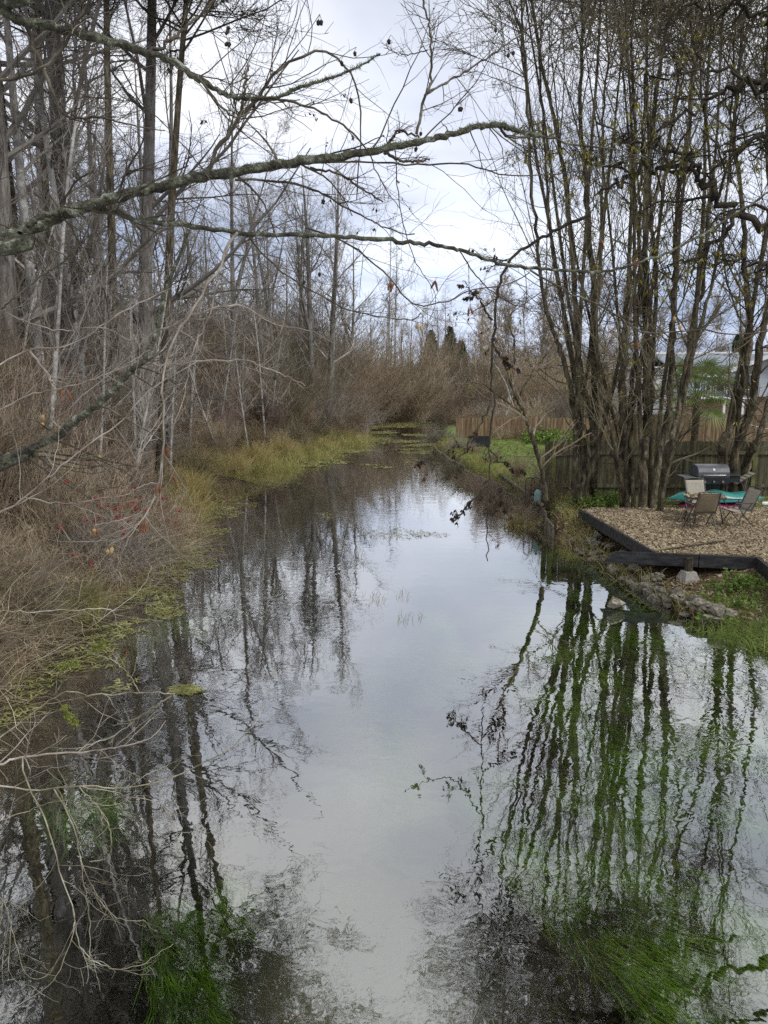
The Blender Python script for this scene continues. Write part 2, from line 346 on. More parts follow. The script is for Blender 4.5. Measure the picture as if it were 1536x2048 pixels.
at = ground.data.attributes.new('midbed', 'FLOAT', 'POINT'); at.data.foreach_set('value', (sm((-sdist(X, Y) - 2.2) / 1.6) * sm((1.15 - np.abs(X - midx(Y) + 0.25)) / 0.9) * sm((14 - Y) / 5)).ravel())
t = gm.node_tree; b = t.nodes['Principled BSDF']; b.inputs['Roughness'].default_value = 0.95; b.inputs['Specular IOR Level'].default_value = 0.15
tcn = t.nodes.new('ShaderNodeTexCoord')
def nn(scale, detail=8):
    n = t.nodes.new('ShaderNodeTexNoise'); n.inputs['Scale'].default_value = scale; n.inputs['Detail'].default_value = detail; n.inputs['Roughness'].default_value = 0.7
    t.links.new(tcn.outputs['Object'], n.inputs['Vector']); return n
def ramp(src, cols):
    r = t.nodes.new('ShaderNodeValToRGB'); el = r.color_ramp.elements; el[0].position, c0 = cols[0]; el[0].color = (*c0, 1); el[1].position, c1 = cols[-1]; el[1].color = (*c1, 1)
    for p_, c_ in cols[1:-1]: xx = el.new(p_); xx.color = (*c_, 1)
    t.links.new(src, r.inputs[0]); return r
litter = ramp(nn(9).outputs['Fac'], [(0.3, (0.035, 0.025, 0.017)), (0.5, (0.12, 0.085, 0.05)), (0.6, (0.22, 0.165, 0.10)), (0.72, (0.34, 0.27, 0.17))])
lawnc = ramp(nn(5).outputs['Fac'], [(0.3, (0.10, 0.10, 0.03)), (0.48, (0.15, 0.21, 0.05)), (0.7, (0.22, 0.29, 0.09))])
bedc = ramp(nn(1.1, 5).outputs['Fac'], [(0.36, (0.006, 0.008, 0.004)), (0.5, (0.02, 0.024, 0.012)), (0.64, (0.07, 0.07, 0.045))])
al = t.nodes.new('ShaderNodeAttribute'); al.attribute_name = 'lawn'; ab = t.nodes.new('ShaderNodeAttribute'); ab.attribute_name = 'bed'
m1 = t.nodes.new('ShaderNodeMixRGB'); t.links.new(al.outputs['Fac'], m1.inputs[0]); t.links.new(litter.outputs[0], m1.inputs[1]); t.links.new(lawnc.outputs[0], m1.inputs[2])
m2 = t.nodes.new('ShaderNodeMixRGB'); t.links.new(ab.outputs['Fac'], m2.inputs[0]); t.links.new(m1.outputs[0], m2.inputs[1]); am = t.nodes.new('ShaderNodeAttribute'); am.attribute_name = 'midbed'; m3 = t.nodes.new('ShaderNodeMixRGB'); silt_sheen = ramp(nn(0.9, 5).outputs['Fac'], [(0.3, (0.34, 0.32, 0.25)), (0.55, (0.44, 0.415, 0.33)), (0.75, (0.52, 0.49, 0.40))])  # murky silt tone, paled further to paint in the bright sky reflection mid-river
t.links.new(am.outputs['Fac'], m3.inputs[0]); t.links.new(bedc.outputs[0], m3.inputs[1]); t.links.new(silt_sheen.outputs[0], m3.inputs[2]); t.links.new(m3.outputs[0], m2.inputs[2])
t.links.new(m2.outputs[0], b.inputs['Base Color'])
bp = t.nodes.new('ShaderNodeBump'); bp.inputs['Strength'].default_value = 0.8; bp.inputs['Distance'].default_value = 0.05
t.links.new(nn(25).outputs['Fac'], bp.inputs['Height']); t.links.new(bp.outputs[0], b.inputs['Normal'])

# ------------------------------------------------------------------ water
a = Acc(); wp = [(-9, -14), (9, -14), (9, 12), (14, 75), (-14, 75), (-9, 12)]
prism_v = [(x, y, 0.0) for x, y in wp]; a.add(prism_v, [[0, 1, 2, 3, 4, 5]])
wm = bpy.data.materials.new('water'); wm.use_nodes = True; t = wm.node_tree; t.nodes.clear()
wo = t.nodes.new('ShaderNodeOutputMaterial'); mx = t.nodes.new('ShaderNodeMixShader')
tr = t.nodes.new('ShaderNodeBsdfTransparent'); tr.inputs[0].default_value = (0.93, 0.97, 0.86, 1)
gl = t.nodes.new('ShaderNodeBsdfGlossy'); gl.inputs['Roughness'].default_value = 0.015; gl.inputs['Color'].default_value = (0.94, 0.95, 0.95, 1)
fr = t.nodes.new('ShaderNodeFresnel'); fr.inputs['IOR'].default_value = 1.45
mr = t.nodes.new('ShaderNodeMapRange'); mr.inputs[1].default_value = 0.0; mr.inputs[2].default_value = 0.5; mr.inputs[3].default_value = 0.35; mr.inputs[4].default_value = 0.93
t.links.new(fr.outputs[0], mr.inputs[0]); t.links.new(mr.outputs[0], mx.inputs[0]); t.links.new(tr.outputs[0], mx.inputs[1]); t.links.new(gl.outputs[0], mx.inputs[2]); t.links.new(mx.outputs[0], wo.inputs[0])
tcn = t.nodes.new('ShaderNodeTexCoord')
def nn2(scale, detail, st=(1, 1, 1), dist=0.0):
    mp = t.nodes.new('ShaderNodeMapping'); mp.inputs['Scale'].default_value = st; t.links.new(tcn.outputs['Object'], mp.inputs[0])
    n = t.nodes.new('ShaderNodeTexNoise'); n.inputs['Scale'].default_value = scale; n.inputs['Detail'].default_value = detail; n.inputs['Roughness'].default_value = 0.5; n.inputs['Distortion'].default_value = dist
    t.links.new(mp.outputs[0], n.inputs['Vector']); return n.outputs['Fac']
def mth(op, a_, b_):
    m = t.nodes.new('ShaderNodeMath'); m.operation = op
    for i, q_ in enumerate((a_, b_)):
        if isinstance(q_, (int, float)): m.inputs[i].default_value = q_
        else: t.links.new(q_, m.inputs[i])
    return m.outputs[0]
fine = nn2(5.5, 2.5, (1, 1, 1), 0.6); med = nn2(1.6, 2, (1, 1.3, 1), 0.4); big = nn2(0.35, 2)
cr = t.nodes.new('ShaderNodeValToRGB'); cr.color_ramp.elements[0].position = 0.42; cr.color_ramp.elements[1].position = 0.60; t.links.new(big, cr.inputs[0])
hgt = mth('ADD', mth('MULTIPLY', mth('MULTIPLY', fine, 0.0017), mth('ADD', mth('MULTIPLY', cr.outputs[0], 0.85), 0.25)), mth('MULTIPLY', med, 0.0018))
bp = t.nodes.new('ShaderNodeBump'); bp.inputs['Strength'].default_value = 1.0; bp.inputs['Distance'].default_value = 1.0
t.links.new(hgt, bp.inputs['Height']); t.links.new(bp.outputs[0], gl.inputs['Normal'])
water = a.build('water', wm); tag(water, 'calm mirror-like river reflecting trees and sky', kind='structure')

# ------------------------------------------------------------------ tree builders
def grow_crown(limbs, spec, rng, acc, minr=0.003):
    """limbs: list of (P (N,n,3), R). spec: list of dicts per level; returns the finest polylines for leaves"""
    lev = limbs
    for s in spec:
        nxt = []
        for Pn, R in lev:
            st, d, r, tt, idx = spawn(Pn, R, s['per'], s.get('t0', 0.2), s.get('t1', 0.98), s['ang'], s.get('asd', 0.2), rng, s.get('pw', 1.0))
            seg = np.linalg.norm(Pn[:, 1:] - Pn[:, :-1], axis=2).sum(1)[idx]
            L = seg * s['len'] * (0.55 + 0.9 * rng.random(len(st))) * (1 - s.get('fall', 0.45) * tt)
            if 'maxl' in s: L = np.minimum(L, s['maxl'] * (0.6 + 0.4 * rng.random(len(L))))
            r0 = np.maximum(np.minimum(r * s.get('rr', 0.55), L * 0.022), minr)
            up = s.get('up', 0.0)
            if up: d = nrm(d + np.array([0, 0, up]))
            n = s.get('n', 5)
            Q, RR = walk(st, d, L, r0, n, s.get('w', 0.12), s.get('trop', 0.03), rng, s.get('r1', 0.35))
            RR = np.maximum(RR, minr * 0.6)
            tubes_cat(acc, Q, RR, s.get('S', 3)); nxt.append((Q, RR))
        lev = nxt
    return lev
def trunk_poly(base, H, r, rng, lean=(0, 0), n=22, wob=0.12):
    z = np.linspace(0, 1, n); ph = rng.random(2) * 6
    x = base[0] + lean[0] * z + wob * np.sin(z * 5 + ph[0]) * z; y = base[1] + lean[1] * z + wob * np.sin(z * 4 + ph[1]) * z
    R = r * (1 - z) ** 0.75 + 0.012; R[0] *= 1.35; R[1] *= 1.12
    return np.stack([x, y, base[2] + H * z], 1), R
def make_tree(name, label, base, H, r, seed, bark, twig, lean=(0, 0), dens=1.0, group=None, t0=0.28, ang=0.95, cat='tree', minr=0.004, blen=0.22, twl=1.0, spread_up=0.05, world=True, fork=0):
    rng = np.random.default_rng(seed)
    root = thing(name, label, cat, tuple(base), 0, group)
    P0, R0 = trunk_poly((0, 0, -0.2), H + 0.2, r, rng, lean)
    ta = Acc(); v, f = tubes(P0[None], R0[None], 10); ta.add(v, f)
    lim = [(P0[None], R0[None])]
    for k in range(fork):
        i = int(6 + rng.integers(0, 6)); az = rng.random() * 6.28
        Q, RR = walk(P0[i][None], np.array([[0.35 * math.cos(az), 0.35 * math.sin(az), 1.0]]), np.array([H * (1 - i / 22) * 0.9]), np.array([R0[i] * 0.7]), 14, 0.04, 0.06, rng, 0.08)
        ta.add(*tubes(Q, RR, 8)); lim.append((Q, RR))
    ta.build('trunk', M[bark], root, smooth=True)
    ca = Acc()
    lev1 = [dict(per=int(38 * dens / (1 + 0.35 * fork)), t0=t0, t1=0.99, ang=ang, asd=0.22, len=blen, fall=0.35, pw=1.25, n=9, w=0.09, trop=spread_up, S=5, rr=0.42, r1=0.2)]
    L1 = grow_crown(lim, lev1, rng, ca, minr)
    grow_crown(L1, [dict(per=int(9), t0=0.12, ang=0.75, len=0.42, n=6, w=0.13, trop=0.03, rr=0.55),
                    dict(per=int(8 * dens * twl), t0=0.1, ang=0.7, len=0.5, n=4, w=0.16, trop=0.02, rr=0.6),
                    dict(per=2, t0=0.1, ang=0.7, len=0.6, n=3, w=0.15, trop=0.02, rr=0.7)], rng, ca, minr)
    ca.build('crown', M[twig], root)
    return root
def tree_at(px, Yd, zb=None):
    x = (px - 768) / F * Yd / 1.0; x = P(px, 740, Yd)[0]; return (x, Yd, gz(x, Yd) if zb is None else zb)

# distinguishable tall trees on the left bank
HERO = [
 (8, 17.0, 19, .27, 'bark_grey', 'thick dark grey trunk cut by the picture edge, leftmost of the tall bare trees', (0.6, 0), 3),
 (62, 19.0, 20, .25, 'bark_brown', 'thick mossy brown trunk, second of the tall bare trees from the picture edge', (-0.7, 0), 5),
 (92, 17.5, 16, .12, 'bark_pale', 'slim pale grey trunk in front of the thick mossy brown tree', (-0.5, 0), 7),
 (140, 20.0, 21, .27, 'bark_grey', 'stout grey trunk standing just beyond the slim pale trunk', (0.3, 0), 9),
 (180, 18.5, 14, .085, 'bark_pale', 'slender pale trunk with a slight lean above the dark curved limb', (-1.0, 0), 11),
 (272, 20.0, 19, .19, 'bark_grey', 'straight grey trunk with pale upper stem, furthest toward the river of the tall trees', (1.3, 0), 13),
 (330, 24.0, 14, .11, 'bark_grey', 'thin bare tree behind the straight grey trunk', (0.6, 0), 15)]
for px, Yd, H, r_, lab, lean, sd in [(-70, 15.5, 19, .2, 'dark trunk just past the picture edge beside the thickest trunk', (1.2, 0), 31), (112, 23, 18, .14, 'dark slim trunk between the slim pale trunk and the stout grey one', (0.4, 0), 33), (215, 17.5, 17, .10, 'dark slender trunk between the slender pale trunk and the straight grey one', (0.9, 0), 35), (20, 22, 19, .15, 'dark trunk seen between the two thickest trunks', (-0.3, 0), 37), (300, 18.5, 16, .10, 'dark slender tree nearest the shore, leaning toward the river', (1.9, -.5), 39)]:
    make_tree('alder_tree', lab, tree_at(px, Yd), H, r_, sd, 'bark_brown', 'bark_dark', lean, dens=1.55, group='tall bare trees on the west bank', t0=0.62, blen=0.27, minr=0.0065, spread_up=0.03)
for px, Yd, H, r, bk, lab, lean, sd in HERO:
    big_ = r > 0.15
    make_tree('alder_tree', lab, tree_at(px, Yd), H, r, sd, bk, 'twig_grey', lean, dens=0.72 if big_ else 0.6, group='tall bare trees on the west bank', t0=0.12 if not big_ else 0.2, blen=0.24, minr=0.0032, spread_up=0.06, fork=0)
# trees behind the bend
MID = [(538, 36, 11.0, .13, 'leaning dark trunk, one of two slim trees left of the paired grey trunks', (-0.9, 0)), (566, 38, 11.0, .13, 'slim dark trunk leaning away from the paired grey trunks', (-1.4, 0)),
       (628, 38, 12.2, .17, 'grey trunk on the bend, nearer the tall woods of the pair', (-0.4, 0)), (658, 39, 12.4, .18, 'grey forked trunk on the bend, riverward one of the pair', (0.5, 0)),
       (455, 32, 13.0, .12, 'bare forked tree standing between the tall woods and the leaning slim trunks', (0.7, 0)), (600, 44, 11.5, .12, 'thin bare tree glimpsed behind the paired grey trunks', (0.2, 0)), (695, 46, 10.5, .10, 'small bare tree riverward of the paired grey trunks', (0.5, 0))]
for i, (px, Yd, H, r, lab, lean) in enumerate(MID):
    make_tree('poplar_tree', lab, tree_at(px, Yd), H, r, 40 + i, 'bark_grey', 'twig_grey', lean, dens=0.8, t0=0.25, ang=0.75, blen=0.24, minr=0.004, spread_up=0.10, fork=1, group='bare trees on the river bend')

# background trees: a few shapes, copied
random.seed(5)
tmpl = [make_tree('woodland_tree', 'slender bare tree in the dense wood behind the bank thicket', (-30 - 4 * i, 40, 1.5), 13 + i, .13 + .02 * i, 60 + i, 'bark_grey', ['twig_grey', 'twig_brown', 'twig_grey'][i], (0.4 * (i - 1), 0.3), dens=0.7, t0=0.12, ang=0.75, blen=0.27, minr=0.0055, spread_up=0.09, group='bare trees in the wood behind the bank thicket', fork=i % 2) for i in range(3)]
def scatter_trees(px0, px1, d0, d1, n, s0, s1, label=None, group=None, src=tmpl, used=[0], lowbase=None):
    for k in range(n):
        px = px0 + (px1 - px0) * (k + random.random()) / n; d = random.uniform(d0, d1); x, y, z = tree_at(px, d)
        i = used[0]; used[0] += 1
        sc = random.uniform(s0, s1); rz = random.uniform(0, 6.28)
        if i < len(src) and src is tmpl and label is None:
            o = src[i]; o.location = (x, y, z); o.rotation_euler = (0, 0, rz); o.scale = (sc,) * 3
        else: o = copy_thing(src[random.randrange(len(src))], (x, y, z), rz, (sc, sc, sc * random.uniform(0.95, 1.1)), label, group)
        if label is None: o['label'] = ('slender' if d < 38 else 'hazy' if d > 58 else 'thin') + ' bare woodland tree ' + ('behind the thickest trunks at the picture edge' if px < 110 else 'behind the stout grey trunk' if px < 235 else 'behind the straight grey trunk' if px < 350 else 'in the gap before the slim leaning trunks' if px < 500 else 'behind the paired grey trunks')
scatter_trees(-120, 330, 27, 38, 6, 0.95, 1.2)
scatter_trees(-60, 480, 38, 54, 7, 0.85, 1.0)
scatter_trees(470, 700, 46, 60, 3, 0.55, 0.66)
scatter_trees(-100, 420, 60, 80, 6, 0.85, 1.0)
scatter_trees(735, 905, 70, 90, 9, 0.40, 0.52, 'small far bare tree beyond the bushes where the river bends away', 'small far trees beyond the bend')
far_red = [make_tree('birch_tree', 'reddish bare tree beyond the brown fence', (60 + 4 * i, 70, 1), 10, .10, 80 + i, 'bark_pale', 'twig_tan', (0.3, 0), dens=1.0, t0=0.1, ang=0.5, blen=0.3, minr=0.010, spread_up=0.12, group='reddish bare trees beyond the brown fences') for i in range(2)]
pxs = [955, 990, 1020, 1050, 1080, 1110, 1150, 1200, 1250, 1310, 1370, 1430, 1490, 1545]
for k, px in enumerate(pxs):
    d = 56 + (k * 7) % 24 if px < 1290 else 66 + (k * 5) % 12; x, y, z = tree_at(px, d); sc = (0.78 if px > 1290 else 0.86) + 0.05 * (k % 3)
    if k < 2: o = far_red[k]; o.location = (x, y, z); o.scale = (sc,) * 3
    else: o = copy_thing(far_red[k % 2], (x, y, z), k * 1.3, sc)
    o['label'] = 'reddish bare tree ' + ('beyond the far lawn fence' if px < 1100 else 'seen through the willow clumps' if px < 1340 else 'behind the house roof')
for px, d, H in ((778, 95, 17.0), (790, 98, 15.5)):
    make_tree('slim_poplar', 'very tall thin faint tree above the far bushes, %s of the two' % ('taller' if H > 16 else 'shorter'), tree_at(px, d), H, .12, 90 + int(H), 'bark_pale', 'twig_grey', (0.1, 0), dens=0.6, t0=0.3, ang=0.5, blen=0.13, minr=0.010, group='pair of thin tall trees beyond the bend')

# conifers
def conifer(base, H, W, seed, label):
    rng = np.random.default_rng(seed); root = thing('conifer_tree', label, 'conifer', tuple(base), 0, 'conifers beyond the river bend')
    ta = Acc(); bar(ta, (0, 0, -0.2), (0, 0, H), 0.11, 8, 0.015); ta.build('trunk', M['bark_brown'], root, True)
    n = 420; z = rng.random(n) ** 1.2; az = rng.random(n) * 6.28; L = W * (1 - z) * (0.6 + 0.5 * rng.random(n)) + 0.12
    st = np.stack([0 * z, 0 * z, H * (0.06 + 0.93 * z)], 1); d = np.stack([np.cos(az), np.sin(az), -0.25 + 0.3 * z], 1)
    Q, R = walk(st, d, L, np.full(n, 0.012), 5, 0.08, -0.02, rng)
    ca = Acc(); ca.add(*tubes(Q, R, 3)); ca.add(*leafs(Q, 45, 0.17, rng, 0.25, 0.16, 0.05)); ca.build('crown', M['conifer'], root)
conifer(tree_at(899, 74), 4.7, 1.7, 1, 'taller dark green conifer rising over the far bushes')
conifer(tree_at(921, 76), 3.2, 1.5, 2, 'shorter dark green conifer beside the taller one')
conifer(tree_at(862, 86), 4.0, 1.7, 3, 'dull green conifer half hidden in the far bare trees')
conifer(tree_at(1470, 62), 5.6, 1.3, 4, 'dark conifer showing above the grey house roof')

# ------------------------------------------------------------------ shrubs
def shrub_mesh(seed, kind):
    rng = np.random.default_rng(seed); a = Acc()
    if kind == 'fountain': ns, sp, L0, arch, w, per = 110, 0.85, 3.0, -0.055, 0.05, 8
    elif kind == 'upright': ns, sp, L0, arch, w, per = 120, 0.45, 2.9, 0.02, 0.06, 8
    else: ns, sp, L0, arch, w, per = 120, 1.1, 2.3, -0.075, 0.15, 9
    az = rng.random(ns) * 6.28; r = 0.35 * rng.random(ns)
    st = np.stack([r * np.cos(az), r * np.sin(az), np.full(ns, -0.1)], 1); tl = sp * rng.random(ns) ** 0.6
    az2 = az + rng.normal(size=ns) * 0.5
    d = np.stack([np.sin(tl) * np.cos(az2), np.sin(tl) * np.sin(az2), np.cos(tl)], 1)
    Q, R = walk(st, d, L0 * (0.6 + 0.5 * rng.random(ns)), 0.008 + 0.01 * rng.random(ns), 9, w, arch, rng, 0.3)
    a.add(*tubes(Q, R, 3))
    fin = grow_crown([(Q, R)], [dict(per=per, t0=0.15, ang=0.5, len=0.38, n=5, w=w + 0.07, trop=arch * 0.6, rr=0.6), dict(per=4, t0=0.1, ang=0.55, len=0.5, n=4, w=w + 0.1, rr=0.7, trop=0.01)], rng, a, 0.0035)
    return a, fin
SH = {}
for key, kind, twig, nm, lab, grp in [
    ('f1', 'fountain', 'twig_tan', 'willow_shrub', 'rounded tan-grey willow bush of fine bare twigs on the river bend', 'rounded willow bushes on the river bend'),
    ('f2', 'fountain', 'twig_brown', 'willow_shrub', 'rounded tan-grey willow bush of fine bare twigs on the river bend', 'rounded willow bushes on the river bend'),
    ('u1', 'upright', 'twig_red', 'dogwood_shrub', 'reddish bare dogwood bush in the thicket on the bank', 'bare bushes in the bank thicket'),
    ('u2', 'upright', 'twig_brown', 'dogwood_shrub', 'reddish bare dogwood bush in the thicket on the bank', 'bare bushes in the bank thicket'),
    ('t1', 'tangle', 'twig_tan', 'bramble_shrub', 'low tangled tan bramble bush along the river bank', 'low brambles along the river bank'),
    ('t2', 'tangle', 'twig_brown', 'bramble_shrub', 'low tangled tan bramble bush along the river bank', 'low brambles along the river bank')]:
    a, fin = shrub_mesh(hash(key) % 1 + sum(map(ord, key)) * 7, kind)
    o = a.build(nm, M[twig]); tag(o, lab, 'shrub', grp); o.hide_render = False; SH[key] = [o, False]
def put_shrub(key, x, y, s, sz=None, z=None, label=None, rz=None):
    src, used = SH[key]
    o = src if not used else src.copy()
    if used: C.collection.objects.link(o)
    SH[key][1] = True
    o.location = (x, y, (gz(x, y) if z is None else z)); o.rotation_euler = (0, 0, random.uniform(0, 6.28) if rz is None else rz); o.scale = (s, s, sz or s)
    if label: o['label'] = label
    fam = {'u': ['twig_red', 'twig_brown', 'twig_grey', 'twig_red', 'twig_tan'], 't': ['twig_tan', 'twig_brown', 'twig_olive', 'twig_grey', 'twig_tan'], 'f': ['twig_tan', 'twig_brown', 'twig_grey', 'twig_olive', 'twig_tan']}[key[0]]
    fm = random.choice(fam); o.material_slots[0].link = 'OBJECT'; o.material_slots[0].material = M[fm]
    col_ = {'twig_red': 'reddish', 'twig_brown': 'brown', 'twig_grey': 'grey', 'twig_olive': 'olive-brown', 'twig_tan': 'tan'}[fm]
    kd_ = {'f': 'rounded willow bush', 'u': 'upright bare bush', 't': 'low tangled bramble'}[key[0]]
    pl_ = ('between the lawn and the far fences' if y > 30 else 'at the lawn edge over the water' if y > 16.5 else 'by the deck and willows') if x > midx(y) else ('on the thicket bank across from the low near branches' if y < 10.5 else 'on the thicket bank across from the deck' if y < 17 else 'on the bank across from the lawn' if y < 33 else 'at the river bend')
    sz_ = 'small ' if s < 0.5 else 'large ' if s > 1.4 else ''
    o['label'] = sz_ + col_ + ' ' + kd_ + ' ' + pl_
    return o
random.seed(11)
# left bank rows following the shore
Lp = np.array(LEFT[2:]); 
def along_left(t, off):
    s = t * (len(Lp) - 1); i = min(int(s), len(Lp) - 2); f = s - i; p = Lp[i] * (1 - f) + Lp[i + 1] * f; return p[0] - off, p[1] + off * 0.15
cum = np.concatenate([[0], np.cumsum(np.hypot(*(np.diff(Lp, axis=0).T)))])
def left_x(y):
    ys_ = [5.5, 8.2, 10.0, 12.0, 13.6, 15.2, 18, 20, 24, 28, 33, 40, 46, 52, 60]
    # leftmost shoreline x for that y
    xs_ = []
    for yy in ys_:
        c = []
        for i in range(len(Lp) - 1):
            a0, b0 = Lp[i], Lp[i + 1]
            if (a0[1] - yy) * (b0[1] - yy) <= 0 and abs(a0[1] - b0[1]) > 1e-6: c.append(a0[0] + (yy - a0[1]) * (b0[0] - a0[0]) / (b0[1] - a0[1]))
        xs_.append(min(c) if c else np.nan)
    xs_ = np.array(xs_); ok = ~np.isnan(xs_); return float(np.interp(y, np.array(ys_)[ok], xs_[ok]))
y = 6.2
while y < 62:
    near = y < 16
    for off, s0, keys in ([(0.45, 0.30, 't1t2t1'), (0.75, 0.42, 't1t2t1'), (1.6, 0.72, 't1t2u1'), (2.6, 0.95, 'u1u2t2'), (4.0, 1.15, 'u1u2f2'), (5.8, 1.35, 'u2f2u1')] if near else [(1.5, 0.42, 't1t2u2'), (2.2, 0.55, 't1u2t2'), (3.2, 0.75, 'u1t2u2'), (4.4, 0.85, 'u1u2u1'), (6.4, 1.15, 'u1f2u2'), (9.5, 1.5, 'u2f2f1')]):
        if not near and y > 30: off *= 0.8
        k = random.choice([keys[i:i + 2] for i in range(0, len(keys), 2)])
        yy = y + random.uniform(-0.5, 0.5); xx = left_x(yy) - off - random.uniform(-0.3, 0.4)
        if yy > 36 : s0 *= 1.25
        put_shrub(k, xx, yy, s0 * random.uniform(0.85, 1.15))
    y += 0.95 if near else (1.5 if y < 30 else 2.6)
sap = [make_tree('sapling', 'thin pale sapling rising out of the bank thicket', (-40, 20 + i, 2), 5.5 + i, .035, 120 + i, 'bark_pale', 'twig_grey', (0.7 - 1.0 * i, 0.2), dens=0.55, t0=0.2, ang=0.7, blen=0.3, minr=0.003, spread_up=0.08, group='thin saplings in the bank thicket') for i in range(3)]
for i in range(34):
    yy = 7.5 + 26 * (i / 34) + random.uniform(-.4, .4); xx = left_x(yy) - random.uniform(1.3, 5.0)
    if i < 3: o = sap[i]; o.location = (xx, yy, gz(xx, yy))
    else: o = copy_thing(sap[i % 3], (xx, yy, gz(xx, yy)), random.uniform(0, 6.28), random.uniform(.7, 1.15))
    o['label'] = 'thin pale sapling in the thicket ' + ('above the low near branches' if yy < 11 else 'across from the deck' if yy < 17 else 'across from the near lawn' if yy < 25 else 'toward the river bend')
    o.rotation_euler = (random.uniform(-.16, .16), random.uniform(-.2, .25), random.uniform(0, 6.28))
# big rounded willows at the bend (photo px, distance, size)
for px, py, s in [(640, 868, 0.75), (690, 862, 0.7), (722, 858, 0.45), (560, 880, 0.95), (600, 866, 1.15), (665, 846, 1.25), (712, 842, 1.2), (745, 838, 1.35), (775, 834, 1.5), (805, 832, 1.45), (690, 832, 1.8), (835, 829, 1.35), (862, 828, 1.3), (640, 838, 1.8), (590, 846, 1.6), (890, 825, 1.4), (915, 826, 1.3), (840, 820, 1.8), (880, 818, 1.8), (540, 850, 1.7), (940, 822, 1.5), (970, 826, 1.2)]:
    g = G(px, py, 0.3); s *= 1.12 if px < 830 else 0.9; put_shrub(random.choice(['f1', 'f2', 'f1']), g[0], g[1], s * random.uniform(0.9, 1.1), s * 1.35)
# dense far undergrowth behind (nobody can count it): one mass of crossing stems
rng = np.random.default_rng(77); a = Acc()
n = 26000; yy = 16 + 60 * rng.random(n) ** 1.1; xx = np.array([left_x(min(v, 58)) for v in np.linspace(16, 76, 61)])[np.clip((yy - 16).astype(int), 0, 60)] - 5 - 26 * rng.random(n) ** 1.3
zz_ = ground_z(xx, yy)
d = np.stack([rng.normal(size=n) * 0.35, rng.normal(size=n) * 0.35, np.ones(n)], 1)
Q, R = walk(np.stack([xx, yy, zz_], 1), d, 1.8 + 3.4 * rng.random(n), 0.007 + 0.008 * rng.random(n), 6, 0.10, -0.01, rng, 0.3); a.add(*tubes(Q, R, 3))
grow_crown([(Q, R)], [dict(per=4, t0=0.25, ang=0.5, len=0.4, n=4, w=0.12, rr=0.7)], rng, a, 0.0055)
tag(a.build('undergrowth', M['twig_brown']), 'dense brown undergrowth of bare stems beneath the woodland trees', 'undergrowth', None, 'stuff')
a = Acc(); n = 9000; xx = -10 + 75 * rng.random(n); yy = 52 + 34 * rng.random(n); keep = (xx > midx(yy) + 1.0) ; xx = xx[keep]; yy = yy[keep]; n = len(xx)
d = np.stack([rng.normal(size=n) * 0.3, rng.normal(size=n) * 0.3, np.ones(n)], 1)
Q, R = walk(np.stack([xx, yy, ground_z(xx, yy)], 1), d, 2.0 + 2.5 * rng.random(n), np.full(n, 0.012), 5, 0.10, 0, rng, 0.3); a.add(*tubes(Q, R, 3))
grow_crown([(Q, R)], [dict(per=6, t0=0.2, ang=0.5, len=0.4, n=4, w=0.12, rr=0.7)], rng, a, 0.009)
tag(a.build('scrub', M['twig_tan']), 'tan bare scrub filling the land beyond the fences', 'undergrowth', None, 'stuff')
# ------------------------------------------------------------------ near alder overhanging from the west bank: limbs traced at their real distance
rng = np.random.default_rng(21)
alder = thing('overhanging_alder', 'lichen-covered alder leaning over the water with long limbs, cones and catkins in front of everything', 'tree', (-4.9, 2.6, 0.2))
def loc(pts): return pts - np.array(alder.location)
TR = np.array([(-4.9, 2.6, 0.0), (-4.75, 2.7, 1.2), (-4.5, 2.85, 2.4), (-4.25, 3.0, 3.6), (-4.1, 3.1, 4.8), (-4.0, 3.2, 6.2), (-3.7, 3.4, 8.2)])
o_, r_ = smooth_poly(TR, [.24, .2, .17, .14, .12, .09, .04], 30)
a = Acc(); a.add(*tubes(loc(o_)[None], r_[None], 14)); a.build('trunk', M['lichen'], alder, True)
def stroke(pts, r0, r1, Y0, Y1, join=None, n=None, jit=0.0):
    """photo pixels -> limb polyline at distance Y0..Y1, radii in pixels"""
    m = len(pts); W = []
    for i, (px, py) in enumerate(pts):
        f = i / (m - 1); W.append(P(px, py, Y0 + (Y1 - Y0) * f))
    rad = [(r0 + (r1 - r0) * i / (m - 1)) * (Y0 + (Y1 - Y0) * i / (m - 1)) / F for i in range(m)]
    if join is not None: W = [np.array(join)] + W; rad = [rad[0] * 1.25] + rad
    o, r = smooth_poly(W, rad, n or max(8, m * 5))
    if jit: o[1:] += rng.normal(size=o[1:].shape) * jit * np.minimum(1, r[1:, None] / 0.01 + 0.3)
    return loc(o), r * (1 + 0.05 * rng.normal(size=len(r)))
LIMBS = {  # name: (points, r0, r1, Y0, Y1, join, material)
 'B': ([(-60,510),(0,478),(60,458),(120,432),(200,405),(300,377),(400,354),(500,339),(580,326),(680,312),(760,301),(840,284),(900,269),(960,254),(1000,251),(1030,262),(1082,274)], 13, 3.0, 3.0, 3.7, (-4.25, 3.0, 3.5)),
 'A': ([(-60,-15),(0,18),(50,44),(100,50),(200,79),(300,106),(350,126),(400,160),(460,192),(500,196),(550,197),(600,175),(680,150),(760,110)], 9.5, 1.6, 2.9, 3.3, (-4.12, 3.1, 4.7)),
 'C': ([(40,466),(70,440),(110,424),(150,416),(210,421),(280,440),(400,456),(500,468),(640,470),(768,480),(850,488),(918,500),(993,525),(1060,535),(1143,541),(1208,542),(1293,520),(1368,490),(1483,420),(1560,370)], 5.4, 2.0, 2.95, 4.2, None),
 'G': ([(-60,960),(0,925),(40,905),(100,880),(160,835),(210,795),(260,745),(290,715),(312,660),(325,600),(345,545),(380,460)], 10, 2.6, 3.2, 3.3, (-4.6, 2.8, 1.9)),
}
